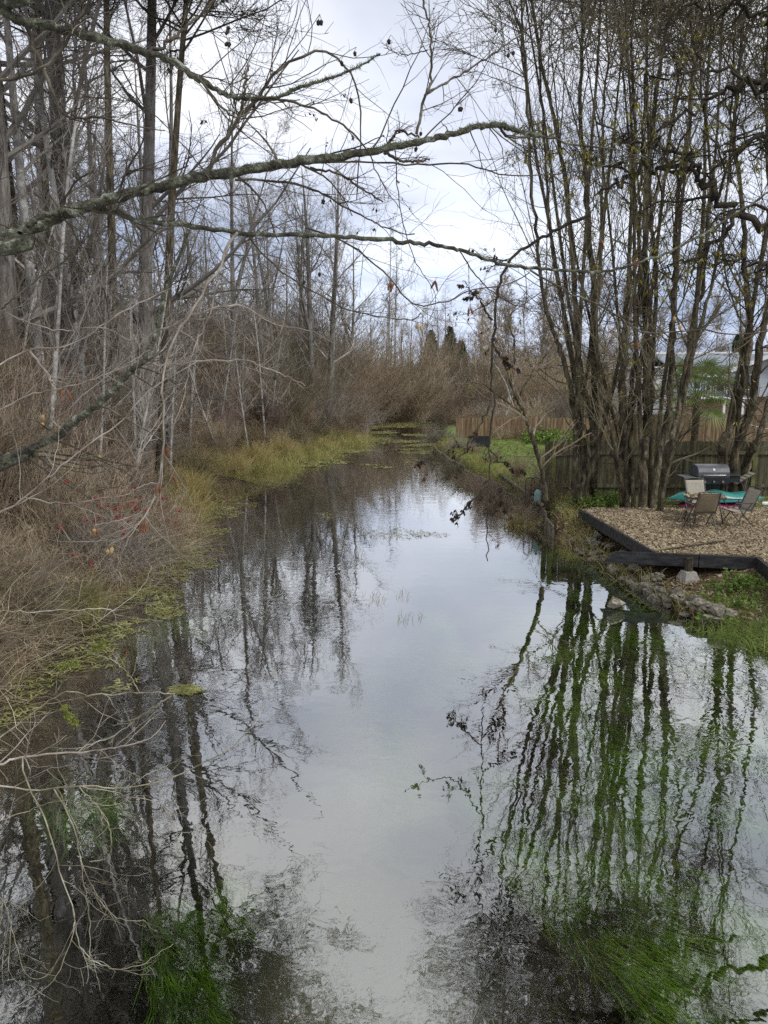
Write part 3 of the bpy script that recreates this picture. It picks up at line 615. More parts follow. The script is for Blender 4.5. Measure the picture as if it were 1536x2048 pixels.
MINOR = [
 ([(510,195),(560,200),(620,215),(670,240),(710,270),(740,310),(760,360),(800,420)], 3.5, 1, 3.1, 3.3),
 ([(300,105),(345,80),(370,55),(400,30),(438,-10)], 4.5, 2.5, 3.05, 3.2),
 ([(50,48),(80,120),(110,200),(140,235),(200,236),(250,247),(330,262)], 5, 1.2, 2.95, 3.2),
 ([(400,160),(470,235),(520,210),(600,200)], 3, 1.2, 3.1, 3.2),
 ([(412,352),(425,320),(440,290),(460,265),(475,245),(510,200),(530,170),(550,147),(590,118),(640,102),(680,120),(705,150),(718,200),(722,260),(718,330),(712,400)], 5.5, 1.2, 3.3, 3.5),
 ([(475,245),(485,205),(490,160),(500,130)], 4, 2.5, 3.32, 3.4),
 ([(833,268),(848,200),(860,165),(863,90),(858,50),(843,-10)], 3.6, 2, 3.6, 3.7),
 ([(855,186),(890,165),(933,142),(975,115),(1018,85),(1088,35),(1130,-5)], 2.6, 1.6, 3.6, 3.9),
 ([(855,100),(810,110),(768,95)], 1.5, .8, 3.6, 3.7),
 ([(762,302),(785,275),(800,262),(840,274)], 3.5, 2.5, 3.55, 3.6),
 ([(768,305),(800,320),(830,323),(860,318)], 4, 2, 3.55, 3.6),
 ([(560,330),(650,325),(768,325),(850,330),(918,327),(970,340),(1018,350),(1080,350),(1168,340),(1290,312)], 2.6, 1, 3.45, 4.0),
 ([(620,335),(680,350),(720,375),(765,404)], 3, 2, 3.45, 3.5),
 ([(470,360),(540,362),(600,370),(640,385),(690,415),(740,440),(768,455),(830,470)], 3, 1.5, 3.35, 3.6),
 ([(1000,252),(1020,275),(1082,272),(1150,290),(1230,300),(1300,320)], 3.5, 1, 3.68, 3.9),
 ([(475,465),(450,510),(428,550),(400,595),(370,640),(345,690),(330,735),(326,800),(327,850),(325,900),(312,985),(290,1030),(265,1062),(235,1082),(215,1092)], 4.5, 2, 3.25, 2.9),
 ([(440,560),(415,640),(390,690),(380,730),(372,775),(352,840),(340,880)], 2.6, 1.2, 3.2, 3.0),
 ([(310,665),(350,648),(380,633),(440,614),(495,616),(540,645),(580,655),(620,662),(670,690)], 4, 1, 3.3, 3.6),
 ([(290,728),(350,729),(420,722),(490,720),(530,735),(570,752),(612,770)], 4, 1.5, 3.3, 3.5),
 ([(488,722),(500,750),(520,775),(555,800)], 1.8, .8, 3.4, 3.5),
 ([(-40,1050),(0,1027),(50,995),(100,950),(150,908),(190,880),(240,845),(290,790),(330,760),(400,720)], 3.6, 1.2, 2.8, 3.0),
 ([(50,995),(100,1004),(150,1006),(200,998),(250,990),(290,970),(320,965)], 2.6, 1.2, 2.82, 2.85),
 ([(190,1050),(240,1040),(280,1025),(300,1000)], 1.8, 1.2, 2.85, 2.88),
 ([(-30,170),(60,150),(110,115),(142,65),(165,30),(185,-10)], 4, 3, 2.8, 2.8),
 ([(-30,440),(20,455),(60,470),(110,500),(160,530)], 3, 1.5, 3.0, 3.2),
 ([(240,130),(280,200),(330,250),(400,330),(450,400),(500,430)], 1.8, 1, 3.1, 3.3),
 ([(100,390),(150,470),(200,560),(220,640),(230,700)], 2.6, 1.2, 3.1, 3.3),
 ([(330,400),(360,440),(375,500),(370,560)], 2, 1, 3.2, 3.3),
 ([(790,300),(800,420),(830,520),(870,590),(860,640)], 1.4, .7, 3.6, 3.7),
 ([(610,455),(680,480),(740,520),(790,570),(815,600),(850,612),(900,600),(940,580),(1010,570),(1060,545)], 2.4, 1.3, 3.5, 3.9),
 ([(500,475),(560,540),(640,590),(700,620),(760,632),(820,640),(845,625)], 2.2, 1.2, 3.4, 3.7),
 ([(918,500),(960,560),(1010,600),(1060,620),(1130,640)], 1.8, .8, 3.8, 4.0),
 ([(1060,540),(1130,580),(1200,610),(1260,650),(1300,665),(1400,660),(1460,668),(1560,660)], 2.4, 1.6, 3.9, 4.2),
 ([(0,620),(60,570),(130,520),(180,470)], 2, 1.2, 3.0, 3.1),
 ([(-30,745),(60,700),(140,690),(220,640),(290,600),(380,560)], 2.6, 1.2, 2.9, 3.2),
 ([(-30,600),(40,640),(120,660),(200,655),(260,680)], 2.2, 1, 2.9, 3.1),
 ([(60,700),(95,750),(110,790),(100,840)], 4, 3, 3.2, 3.2),
 ([(-20,830),(60,790),(150,770),(230,740),(300,700)], 2.4, 1.2, 3.0, 3.1),
 # low limb hanging over the bottom corner
 ([(-60,1545),(0,1528),(30,1516),(100,1508),(200,1500),(250,1492),(310,1470),(330,1440)], 5, 1.3, 2.6, 2.8),
 ([(-60,1570),(0,1572),(75,1580),(165,1572),(220,1576),(280,1572),(350,1553),(450,1500),(510,1445),(530,1400),(552,1335)], 3.6, 1, 2.6, 3.0),
 ([(45,1515),(60,1580),(90,1635),(102,1680),(115,1725),(145,1815),(148,1850),(145,1875),(120,1940),(100,1970),(40,2010),(-20,2050)], 3, 1.2, 2.62, 2.3),
 ([(145,1815),(160,1890),(185,1922),(225,1937),(280,1930),(320,1905),(345,1888)], 2.2, 1, 2.4, 2.5),
 ([(108,1578),(145,1650),(160,1720),(172,1790),(178,1840),(180,1905),(178,1912)], 2.8, 1.2, 2.6, 2.5),
 ([(160,1575),(195,1612),(218,1655),(223,1690),(212,1718),(180,1722)], 2, 1, 2.6, 2.6),
 ([(160,1720),(200,1800),(240,1838),(290,1840)], 1.8, .8, 2.55, 2.6),
 ([(-20,1775),(10,1810),(30,1880),(55,1950),(100,1945),(150,1850)], 2, 1, 2.4, 2.4),
 ([(-20,1400),(60,1330),(130,1290),(200,1240),(280,1180),(305,1130)], 1.6, .8, 2.7, 3.0),
 ([(-20,1222),(90,1222),(210,1218),(240,1232),(325,1243)], 2, 1, 2.8, 3.0),
 ([(-20,1490),(60,1430),(130,1385),(180,1390),(280,1385),(350,1388)], 2.6, 2, 3.2, 3.4),
 ([(280,1385),(240,1330),(170,1300)], 2, 1, 3.3, 3.4),
 ([(345,1390),(290,1425),(230,1470),(150,1500)], 3, 1.6, 3.4, 3.3),
 ([(165,1572),(250,1590),(320,1610),(360,1660),(390,1665)], 1.6, .8, 2.7, 2.8),
 ([(-20,1650),(60,1620),(130,1600),(230,1610),(300,1570)], 1.8, .8, 2.5, 2.7),
 ([(200,1500),(250,1540),(300,1560),(360,1590)], 1.4, .7, 2.7, 2.8),
]
bigL = {}
for k, (pts, r0, r1, Y0, Y1, jn) in LIMBS.items():
    o, r = stroke(pts, r0, r1, Y0, Y1, jn, n=len(pts) * 7, jit=0.0035)
    bigL[k] = (o[None], r[None])
    a = Acc(); rr = r * (1 + 0.04 * np.sin(np.arange(len(r)) * 1.7) + 0.05 * rng.normal(size=len(r))); a.add(*tubes(o[None], rr[None], 12)); lb = a.build('limb', M['lichen'], alder, True)
    if k == 'B': lb['label'] = 'thick limb crusted with pale lichen crossing the whole river view'
    if k == 'G': lb['label'] = 'dark low limb rising from the thicket and forking'
    if k in 'BA':  # lichen tufts crusting the upper side
        st, d, r2, t_, _ = spawn(o[None], r[None], 6500 if k == 'B' else 2200, 0.12, 1.0, 1.4, 0.3, rng)
        keep = (d[:, 2] > -0.35) & (fnoise(st[:, 0] * 1.0, st[:, 2] * 1.0, 6, 4) > 0.44); st, d, r2 = st[keep], d[keep], r2[keep]
        Q, R = walk(st + d * r2[:, None] * 0.7, d + rng.normal(size=d.shape) * 0.5, 0.006 + 0.011 * rng.random(len(st)), np.full(len(st), 0.0016), 3, 0.3, 0, rng, 0.4)
        a = Acc(); a.add(*tubes(Q, R, 3)); a.build('lichen', M['lichen_tuft'], lb)
mins = []; a = Acc(); la = Acc(); pa_ = Acc(); pale = []
for mi, (pts, r0, r1, Y0, Y1) in enumerate(MINOR):
    o, r = stroke(pts, r0 * .78, r1 * .8, Y0, Y1, None, n=30, jit=0.004); mins.append((o[None], r[None])); ispale = mi < 39 and np.mean([q_[1] for q_ in pts]) > 560 and np.mean([q_[0] for q_ in pts]) < 640
    if ispale: pale.append(len(mins) - 1)
    (pa_ if ispale else a if mi < 39 else la).add(*tubes(o[None], r[None] * (0.78 if ispale else 1 if mi < 39 else .72), 7))
a.build('boughs', M['twig_near'], alder, True); fp_ = grow_crown([mins[i] for i in pale], [dict(per=9, t0=0.1, ang=0.8, len=0.38, maxl=0.6, n=9, w=0.13, rr=0.55, r1=0.4), dict(per=3, t0=0.15, ang=0.75, len=0.6, n=6, w=0.16, rr=0.6)], rng, pa_, 0.0009); pa_.build('pale_boughs', M['twig_pale'], alder, True)
a = Acc()
fin1 = grow_crown(list(bigL.values()), [dict(per=16, t0=0.22, ang=1.0, len=0.12, maxl=0.65, n=9, w=0.14, rr=0.3, r1=0.4, trop=0.0)], rng, a, 0.0011)
fin1 = grow_crown(fin1, [dict(per=4, t0=0.2, ang=0.75, len=0.5, n=6, w=0.17, rr=0.6)], rng, a, 0.0008)
fin2 = grow_crown([q_ for i, q_ in enumerate(mins[:39]) if i not in pale], [dict(per=15, t0=0.10, ang=0.8, len=0.38, maxl=0.55, n=9, w=0.13, rr=0.5, r1=0.4)], rng, a, 0.0009)
fin3 = grow_crown(fin2, [dict(per=4, t0=0.15, ang=0.75, len=0.6, n=6, w=0.16, rr=0.6)], rng, a, 0.0007)
a.build('twigs', M['twig_near'], alder)
a = la; grow_crown(mins[39:], [dict(per=7, t0=0.1, ang=0.8, len=0.35, maxl=0.4, n=9, w=0.13, rr=0.55, r1=0.4), dict(per=2, t0=0.15, ang=0.75, len=0.5, n=6, w=0.16, rr=0.6)], rng, a, 0.0008)

lt = a.build('low_twigs', M['twig_lime'], alder, True)
# unseen upper crown, which the river mirrors
a = Acc(); Q, R = o_[None][:, 14:], r_[None][:, 14:]; Q = loc(Q)
grow_crown([(Q, R)], [dict(per=14, t0=0.3, ang=1.1, len=0.45, n=10, w=0.1, rr=0.4, trop=0.02), dict(per=9, t0=0.2, ang=0.8, len=0.4, n=7, w=0.14), dict(per=7, t0=0.1, ang=0.7, len=0.5, n=5, w=0.15)], rng, a, 0.002)
a.build('upper_branches', M['twig_near'], alder)
# cones, catkins, tags of dead leaf
def blob(a, c, L, r, d=(0, 0, -1), n=7, S=7):
    c = np.array(c, float); d = nrm(np.array(d, float)); t_ = np.linspace(0, 1, n)
    rr = r * np.sqrt(np.clip(1 - (2 * t_ - 1) ** 2, 0.02, 1)) * (1 + 0.15 * np.sin(t_ * 25))
    a.add(*tubes((c + d * L * t_[:, None])[None], rr[None], S))
TW = np.concatenate([q.reshape(-1, 3) for q, _ in list(bigL.values()) + mins] + [q.reshape(-1, 3) for q, _ in fin1 + fin2]) + np.array(alder.location)
_f = TW[:, 1] * cp - (TW[:, 2] - CAMZ) * sp_; _u = (TW[:, 1] * sp_ + (TW[:, 2] - CAMZ) * cp); TPX = np.stack([768 + F * TW[:, 0] / _f, 1024 - F * _u / _f], 1)
def snap(px, py): return TW[np.argmin(np.hypot(TPX[:, 0] - px, TPX[:, 1] - py + 6) + 8 * np.abs(TW[:, 1] - 3.4))] - np.array(alder.location)
cones = [(435,50),(442,58),(458,78),(461,86),(1030,120),(1036,128),(1026,130),(700,20),(712,24),(720,34),(932,218),(936,222),(840,262),(838,290),(615,545),(626,543),(555,745),(550,750),(640,400),(650,395),(690,128),(503,205),(710,190),(768,40),(980,55),(1310,75)]
for px, py in cones:
    a = Acc(); p = snap(px, py); p2 = p + np.array([rng.normal() * .006, rng.normal() * .006, -.016]); a.add(*tubes(np.stack([p, (p + p2) / 2, p2])[None], np.full((1, 3), .0009), 4)); blob(a, p2, 0.022, 0.0075, (rng.normal() * 0.3, rng.normal() * 0.3, -1))
    a.build('cone', M['cone'], alder, True)
for grp, pts, mt, L, r in (('catkin', [(350,985,2.85),(347,992,2.85),(307,1068,2.9),(312,1072,2.9),(185,1068,2.85),(320,905,2.95),(330,900,2.95),(778,560,3.6),(784,566,3.6),(873,565,3.7),(924,615,3.8),(130,765,3.0),(1240,480,4.0),(1243,500,4.0),(1280,690,4.1)], 'catkin', 0.045, 0.0055),
                           ('catkin', [(207,1090,2.85),(216,1088,2.85),(193,1078,2.85),(85,840,2.95),(80,832,2.95),(205,898,3.0),(845,650,3.7),(836,655,3.7),(1360,650,4.1),(1356,640,4.1)], 'catkin_tan', 0.024, 0.0085)):
    for px, py, Yd in pts:
        a = Acc()
        for j in range(1 if grp == 'catkin' and mt != 'catkin' else 2):
            p = snap(px, py); p2 = p + np.array([rng.normal() * .006, rng.normal() * .006, -.012]); a.add(*tubes(np.stack([p, (p + p2) / 2, p2])[None], np.full((1, 3), .0009), 4)); blob(a, p2, L * (0.8 + .4 * rng.random()), r, (rng.normal() * 0.25, rng.normal() * 0.25, -1))
        a.build(grp, M[mt], alder, True)
a = Acc()
for L_, per in ((fin1[0], 1), (fin3[0], 1)):
    idx = rng.random(len(L_[0])) < 0.22; a.add(*leafs(L_[0][idx], 3, 0.017, rng, 1.2, 0.25, 0.5))
tag(a.build('dead_buds', M['leaf_dead'], alder), kind='stuff')
a = Acc()
for mp_ in ([(130,1415),(137,1430),(143,1438),(150,1445)], [(190,1298),(198,1292),(206,1286)], [(120,1333),(135,1329),(150,1325)]):
    a = Acc()
    for px, py in mp_:
        c = loc(P(px, py, 3.0))
        for j in range(40):
            st = c + rng.normal(size=3) * 0.009; d = rng.normal(size=(1, 3)); Q, R = walk(st[None], d, np.array([0.012]), np.array([0.0022]), 3, 0.3, 0, rng, 0.4); a.add(*tubes(Q, R, 4))
    a.build('moss_clump', M['moss'], alder)
# small twig leaning out of the water near the lower edge
tw = thing('twig', 'small dark twig with dead leaves sticking up over the water at the picture bottom', 'twig', tuple(G(560, 2030, 0.0)))
a = Acc(); base = np.array(tw.location)
for pts in ([(520,2100),(540,2010),(560,1985),(598,1945)], [(548,2010),(535,1975),(520,1965)], [(560,1985),(580,1980)]):
    W = np.array([P(px, py, 3.5) for px, py in pts]) - base; o, r = smooth_poly(W, np.linspace(0.004, 0.002, len(W)), 14); a.add(*tubes(o[None], r[None], 5))
a.build('stem', M['bark_dark'], tw); a = Acc()
for px, py in [(578,1950),(598,1943),(548,1984),(588,2035),(598,2028),(575,2040)]: a.add(*leafs(np.stack([P(px, py, 3.5) - base, P(px + 4, py - 3, 3.5) - base])[None], 3, 0.02, rng, 0.3, 0.3, 0))
a.build('leaves', M['leaf_dead'], tw)

# ------------------------------------------------------------------ willows on the east bank: stems traced at about 17 m
CL = {
 'forked willow clump with a leaning outer stem, nearest the lawn': [
   ([(1152,992),(1150,930),(1153,854),(1140,780),(1120,700),(1100,640),(1082,560),(1070,450),(1062,330),(1052,200),(1040,60),(1015,-60)], 9, 17.0),
   ([(1170,995),(1165,930),(1158,860),(1157,760),(1155,660),(1148,560),(1140,440),(1120,300),(1090,160),(1060,0),(1045,-60)], 12, 17.0),
   ([(1182,998),(1188,930),(1190,850),(1187,750),(1186,660),(1188,575),(1178,450),(1165,300),(1162,150),(1165,0),(1170,-60)], 13, 17.2),
   ([(1168,990),(1170,880),(1150,760),(1130,640),(1108,520),(1095,400),(1088,260),(1078,120),(1085,-60)], 7, 17.5)],
 'many-stemmed willow clump fanning up beside the gravel-coloured leaf carpet': [
   ([(1248,1000),(1237,930),(1222,870),(1209,820),(1196,740),(1192,640),(1198,520),(1205,380),(1208,240),(1215,100),(1222,-60)], 8, 16.6),
   ([(1256,1002),(1251,940),(1246,850),(1244,800),(1248,720),(1251,645),(1256,560),(1262,420),(1268,250),(1262,100),(1268,-60)], 11, 16.4),
   ([(1270,1004),(1262,920),(1262,800),(1272,680),(1280,560),(1278,430),(1285,300),(1292,150),(1300,-60)], 8, 16.8),
   ([(1286,1005),(1288,924),(1292,850),(1293,784),(1296,680),(1293,575),(1290,450),(1300,300),(1318,150),(1345,0),(1360,-60)], 13, 16.4),
   ([(1302,1000),(1303,900),(1300,800),(1306,700),(1312,575),(1303,450),(1298,300),(1290,100),(1285,-60)], 9, 16.9),
   ([(1306,1005),(1312,950),(1331,854),(1342,750),(1347,640),(1349,557),(1355,420),(1372,280),(1385,120),(1378,-60)], 12, 16.5)],
 'single mossy willow stem curving away from the clump toward the grill': [
   ([(1318,1012),(1328,952),(1342,890),(1360,800),(1377,697),(1390,620),(1405,575),(1415,450),(1420,300),(1398,150),(1402,-60)], 10, 15.6),
   ([(1350,870),(1375,760),(1398,660),(1425,560),(1450,420),(1462,250),(1470,60),(1475,-60)], 6, 15.8)],
 'thick dark twin-stemmed willow leaning behind the grill': [
   ([(1440,1000),(1444,924),(1446,890),(1467,837),(1488,750),(1497,680),(1499,627),(1488,540),(1485,430),(1470,280),(1480,120),(1490,-60)], 14, 17.6),
   ([(1462,1000),(1471,906),(1502,820),(1516,700),(1534,627),(1548,520),(1540,380),(1532,200),(1540,-60)], 13, 17.6),
   ([(1480,1000),(1492,930),(1515,880),(1545,780),(1580,650),(1590,500),(1600,300),(1600,-60)], 11, 17.4)],
}
for ci, (lab, stems) in enumerate(CL.items()):
    b0 = P(stems[0][0][0][0], stems[0][0][0][1], stems[0][2]); b0[2] = gz(b0[0], b0[1])
    wl = thing('willow_tree', lab, 'tree', tuple(b0), 0, 'many-stemmed willows on the east bank'); rg = np.random.default_rng(300 + ci); lim = []
    for pts, rpx, Yd in stems:
        W = np.array([P(px, py, Yd + 0.25 * rg.normal()) for px, py in pts]); 
        if pts[0][1] > 960: W[0, 2] = gz(W[0, 0], W[0, 1]) - 0.15
        top = W[-1] + np.array([(W[-1] - W[-2])[0] * 1.2 + rg.normal() * 0.5, rg.normal() * 0.8, 4.0 + 1.5 * rg.random()]); W = np.vstack([W, top]); m = len(W)
        rad = 0.70 * rpx * Yd / F * np.linspace(1, 0.10, m) ** 0.9; o, r = smooth_poly(W - b0, rad, m * 5); r = r * (1 + 0.07 * rg.normal(size=len(r)))
        o[1:] += rg.normal(size=o[1:].shape) * 0.018
        a = Acc(); a.add(*tubes(o[None], r[None], 10)); a.build('stem', M['bark_brown'], wl, True); lim.append((o[None], r[None]))
    for j in range([5, 6, 2, 2][ci]):
        bs = lim[rg.integers(0, len(stems))]; k0 = int(rg.integers(2, 10)); st = bs[0][:, k0]; ax = math.radians(rg.normal() * 7)
        Q, R = walk(st, np.array([[math.sin(ax), rg.normal() * .1, 1.0]]), np.array([9.5 + 4 * rg.random()]), np.array([.035 + .02 * rg.random()]), 26, 0.022, 0.03, rg, 0.15)
        a = Acc(); a.add(*tubes(Q, R, 7)); a.build('stem', M['bark_brown'], wl, True); lim.append((Q, R))
    a = Acc()
    grow_crown(lim[:len(stems)], [dict(per=26, t0=0.75, t1=0.99, ang=0.8, len=0.17, fall=0.2, n=9, w=0.08, trop=0.01, rr=0.5, S=4), dict(per=9, t0=0.15, ang=0.7, len=0.5, n=6, w=0.14, rr=0.6), dict(per=5, t0=0.1, ang=0.7, len=0.5, n=4, w=0.15, rr=0.7)], rg, a, 0.0062)
    L1 = grow_crown(lim, [dict(per=9, t0=0.34, t1=0.98, ang=0.42, asd=0.15, len=0.26, fall=0.3, n=11, w=0.05, trop=0.05, rr=0.36, S=4, r1=0.25)], rg, a, 0.0035)
    L1b = grow_crown(lim, [dict(per=11, t0=0.08, t1=0.6, ang=0.8, asd=0.35, len=0.11, fall=0.1, n=9, w=0.13, trop=0.0, rr=0.3, r1=0.3)], rg, a, 0.004)
    L2 = grow_crown(L1 + L1b, [dict(per=6, t0=0.15, ang=0.55, len=0.42, n=7, w=0.1, trop=0.03, rr=0.6), ], rg, a, 0.0026)
    L3 = grow_crown(L2, [dict(per=4, t0=0.1, ang=0.6, len=0.5, n=5, w=0.13, rr=0.7)], rg, a, 0.0022)
    a.build('crown', M['twig_olive'], wl)
    a = Acc()
    for Q, R in L2 + L3:
        zc = Q[:, 0, 2] + b0[2]; idx = (rg.random(len(Q)) < np.where(zc < 7.5, 0.035, 0.003)) & (fnoise(Q[:, 0, 0], Q[:, 0, 2], 0.8, 5) > 0.42); a.add(*leafs(Q[idx], 5, 0.10, rg, 1.0, 0.10, 0.1))
    a.build('leaves', M['leaf_yellow'], wl)
# thin leaning sapling at the water's edge (lawn side)
def leaner(name, lab, strokes, Yd, bark, twig, seed, leafmat=None, nleaf=0.5, per=9, cat='tree', lsz=0.06, tl=0.22):
    rg = np.random.default_rng(seed); b0 = P(*strokes[0][0][0], Yd); b0[2] = gz(b0[0], b0[1]) if b0[2] < 1.6 else b0[2]
    root = thing(name, lab, cat, tuple(b0)); lim = []; a = Acc()
    for pts, rpx, dy in strokes:
        W = np.array([P(px, py, Yd + dy * i / (len(pts) - 1)) for i, (px, py) in enumerate(pts)])
        rad = rpx * Yd / F * np.linspace(1, 0.3, len(W)); o, r = smooth_poly(W - b0, rad, len(W) * 6); o[1:] += rg.normal(size=o[1:].shape) * 0.012
        a.add(*tubes(o[None], r[None], 7)); lim.append((o[None], r[None]))
    a.build('stem', M[bark], root, True); a = Acc()
    L1 = grow_crown(lim, [dict(per=per, t0=0.15, ang=0.8, len=tl, n=8, w=0.16, rr=0.5, trop=-0.01)], rg, a, 0.0035)
    L2 = grow_crown(L1, [dict(per=5, t0=0.15, ang=0.7, len=0.5, n=6, w=0.16, rr=0.6, trop=-0.02)], rg, a, 0.0028)
    a.build('twigs', M[twig], root)
    if leafmat:
        a = Acc()
        for Q, R in L2: idx = rg.random(len(Q)) < nleaf; a.add(*leafs(Q[idx], 6, lsz, rg, 1.5, 0.24, 0.1))
        a.build('leaves', M[leafmat], root)
    return root
leaner('leaning_sapling', 'thin leaning tree rising from the corner of the lawn over the water', [([(1092,1000),(1087,955),(1066,875),(1052,836),(1036,800),(1021,763),(1005,720),(985,690)], 5.5, -0.5), ([(1052,836),(1010,800),(965,770),(920,760)], 2.5, -0.8), ([(1036,800),(1060,750),(1100,700),(1130,640)], 2.5, 0.3), ([(1021,763),(1030,700),(1020,640),(1040,600)], 2.5, 0)], 15.2, 'bark_brown', 'twig_brown', 5, 'leaf_yellow', 0.10, 12, tl=0.4)
leaner('hanging_branch', 'broken bough with clusters of dead brown leaves hanging down to the water', [([(1180,430),(1120,455),(1060,490),(1015,530),(994,590),(990,660),(983,730),(988,800),(980,880),(979,960),(973,1050),(976,1120)], 3.4, -0.3), ([(985,640),(960,600),(940,580),(925,560)], 2.2, 0), ([(990,700),(1020,730),(1040,745)], 2, 0), ([(982,800),(960,850),(930,900),(905,925),(860,930),(815,915)], 2.2, -0.6), ([(977,960),(945,1000),(915,1035),(905,1045)], 2.4, -0.2), ([(977,980),(1010,1010),(1030,1040)], 1.6, 0), ([(980,900),(1010,930),(1050,940)], 1.6, 0)], 10.5, 'bark_dark', 'bark_dark', 7, 'leaf_dead', 0.62, 7, 'branch', 0.05, 0.16)
leaner('birch_sapling', 'small white-barked birch leaning beyond the lawn', [([(1012,830),(1020,800),(1012,770),(1000,745),(985,720)], 2.2, 0), ([(1012,830),(1018,790),(1030,760),(1045,735)], 1.8, 0)], 34, 'bark_pale', 'twig_grey', 9, None, per=6)

# contorted willow reaching in from the east bank
cw = thing('contorted_willow', 'dark contorted willow with twisted limbs and drooping yellow-green leaves reaching in at the top corner', 'tree', (7.6, 9.5, gz(7.6, 9.5)))
rg = np.random.default_rng(44); b0 = np.array(cw.location)
T0 = np.array([(7.6, 9.5, 0.0), (7.5, 9.5, 1.5), (7.2, 9.7, 3.0), (6.9, 9.8, 4.4), (6.6, 9.9, 6.0), (6.3, 9.9, 8.0), (6.1, 9.8, 9.6)])
o, r = smooth_poly(T0 - b0, [.3, .24, .2, .17, .14, .09, .04], 30); a = Acc(); a.add(*tubes(o[None], r[None], 12)); a.build('trunk', M['bark_dark'], cw, True)
CS = [([(1700,500),(1600,470),(1536,455),(1468,420),(1428,380),(1393,350),(1353,330),(1318,340),(1268,357),(1235,372),(1193,377)], 11, 9.8, 9.6),
      ([(1700,100),(1600,60),(1536,40),(1468,12),(1420,8),(1368,5)], 8, 9.6, 9.4), ([(1700,200),(1600,180),(1536,165),(1470,180),(1433,190),(1380,225),(1318,265),(1270,300),(1240,310)], 7, 9.8, 9.4),
      ([(1700,330),(1600,300),(1536,268),(1490,290),(1430,330),(1393,352)], 8, 9.9, 9.6), ([(1700,160),(1600,155),(1536,170),(1450,150),(1380,145),(1300,150),(1250,140)], 6, 9.6, 9.2),
      ([(1393,350),(1370,310),(1330,295),(1290,290),(1240,275),(1200,240),(1190,200)], 5, 9.6, 9.3), ([(1468,420),(1440,470),(1400,510),(1340,530),(1310,540)], 6, 9.7, 9.6),
      ([(1268,357),(1240,330),(1200,325),(1150,310),(1100,300),(1060,290)], 3.5, 9.6, 9.4), ([(1600,560),(1536,540),(1480,520),(1430,530),(1380,570)], 6, 9.8, 9.7),
      ([(1650,20),(1560,-80),(1450,-160),(1330,-190),(1200,-200),(1080,-230)], 9, 9.6, 8.6), ([(1650,-50),(1580,-250),(1480,-420),(1350,-480),(1220,-560)], 9, 9.5, 8.2), ([(1650,-150),(1600,-500),(1500,-700)], 8, 9.5, 8.5),
      ([(1450,-160),(1380,-300),(1260,-330),(1100,-380),(960,-400)], 6, 9.0, 8.0)]
lim = []
for i, (pts, rpx, Y0, Y1) in enumerate(CS):
    m = len(pts); W = np.array([P(px, py, Y0 + (Y1 - Y0) * k / (m - 1)) for k, (px, py) in enumerate(pts)]); rad = .78 * rpx * 9.6 / F * np.linspace(1, 0.25, m)
    if pts[0][0] >= 1650:
        tz = min(9.0, W[0, 2] - 0.5); W = np.vstack([[np.interp(tz, T0[:, 2], T0[:, 0]), np.interp(tz, T0[:, 2], T0[:, 1]), tz], W]); rad = np.concatenate([[rad[0] * 1.2], rad])
    o, r = smooth_poly(W - b0, rad, len(W) * 5); o[2:] += rg.normal(size=o[2:].shape) * 0.045
    a = Acc(); a.add(*tubes(o[None], r[None], 9)); a.build('limb', M['bark_dark'], cw, True); lim.append((o[None], r[None]))
a = Acc()
L1 = grow_crown(lim, [dict(per=17, t0=0.15, ang=0.9, asd=0.3, len=0.28, n=14, w=0.30, trop=-0.01, rr=0.5, S=4, r1=0.3, maxl=1.1)], rg, a, 0.004)
L2 = grow_crown(L1, [dict(per=8, t0=0.15, ang=0.8, len=0.5, n=11, w=0.33, trop=-0.06, rr=0.55)], rg, a, 0.003)
L3 = grow_crown(L2, [dict(per=4, t0=0.1, ang=0.7, len=0.55, n=7, w=0.33, trop=-0.10, rr=0.6)], rg, a, 0.0022)
a.build('crown', M['bark_dark'], cw)
a = Acc()
for Q, R in L2 + L3: idx = (rg.random(len(Q)) < 0.11) & (Q[:, 0, 2] + b0[2] < 7.2); a.add(*leafs(Q[idx], 5, 0.062, rg, 1.6, 0.11, 0.1))
a.build('leaves', M['leaf_yellow'], cw)
#SECTION3
# ------------------------------------------------------------------ deck
DZ = 0.60
dk = thing('deck', 'low dark-edged timber deck carpeted with fallen leaves, jutting over the stony bank', 'deck', tuple(G(1400, 1080, 0.0)))
db = np.array(dk.location)
A_, B_, C_, D_ = [G(*p, DZ)[:2] for p in [(1163, 1019), (1311, 1104), (1518, 1113), (1640, 1215)]]
dpoly = [tuple(A_), tuple(B_), tuple(C_), tuple(D_), (12.0, D_[1]), (12.0, 15.9), (A_[0] + 0.2, 15.9)]
a = Acc(); prism(a, [(x - db[0], y - db[1]) for x, y in dpoly], DZ - 0.035, DZ); a.build('deck_boards', M['deck_top'], dk)
def beam(p, q, h, wd, z, over0=0, over1=0, off=0.0):
    p = np.array(p); q = np.array(q); d = q - p; L = np.linalg.norm(d); d = d / L; p = p - d * over0; q = q + d * over1; c = (p + q) / 2; L = np.linalg.norm(q - p)
    nrm_ = np.array([d[1], -d[0]]); c = c + nrm_ * off
    a = Acc(); box(a, (c[0] - db[0], c[1] - db[1], z), (L, wd, h), rz=math.atan2(d[1], d[0])); return a.build('edge_beam', M['deck_wood'], dk, bevel=0.006)
beam(A_, B_, 0.20, 0.05, DZ - 0.09, 0.05, -0.02, 0.026)
mid_ = B_ + (C_ - B_) * 0.42
a = Acc(); d_ = nrm(C_ - B_); L0 = B_ - d_ * 0.82; nv = np.array([d_[1], -d_[0]]) * 0.035
def q3(p, z): return (p[0] - db[0], p[1] - db[1], z)
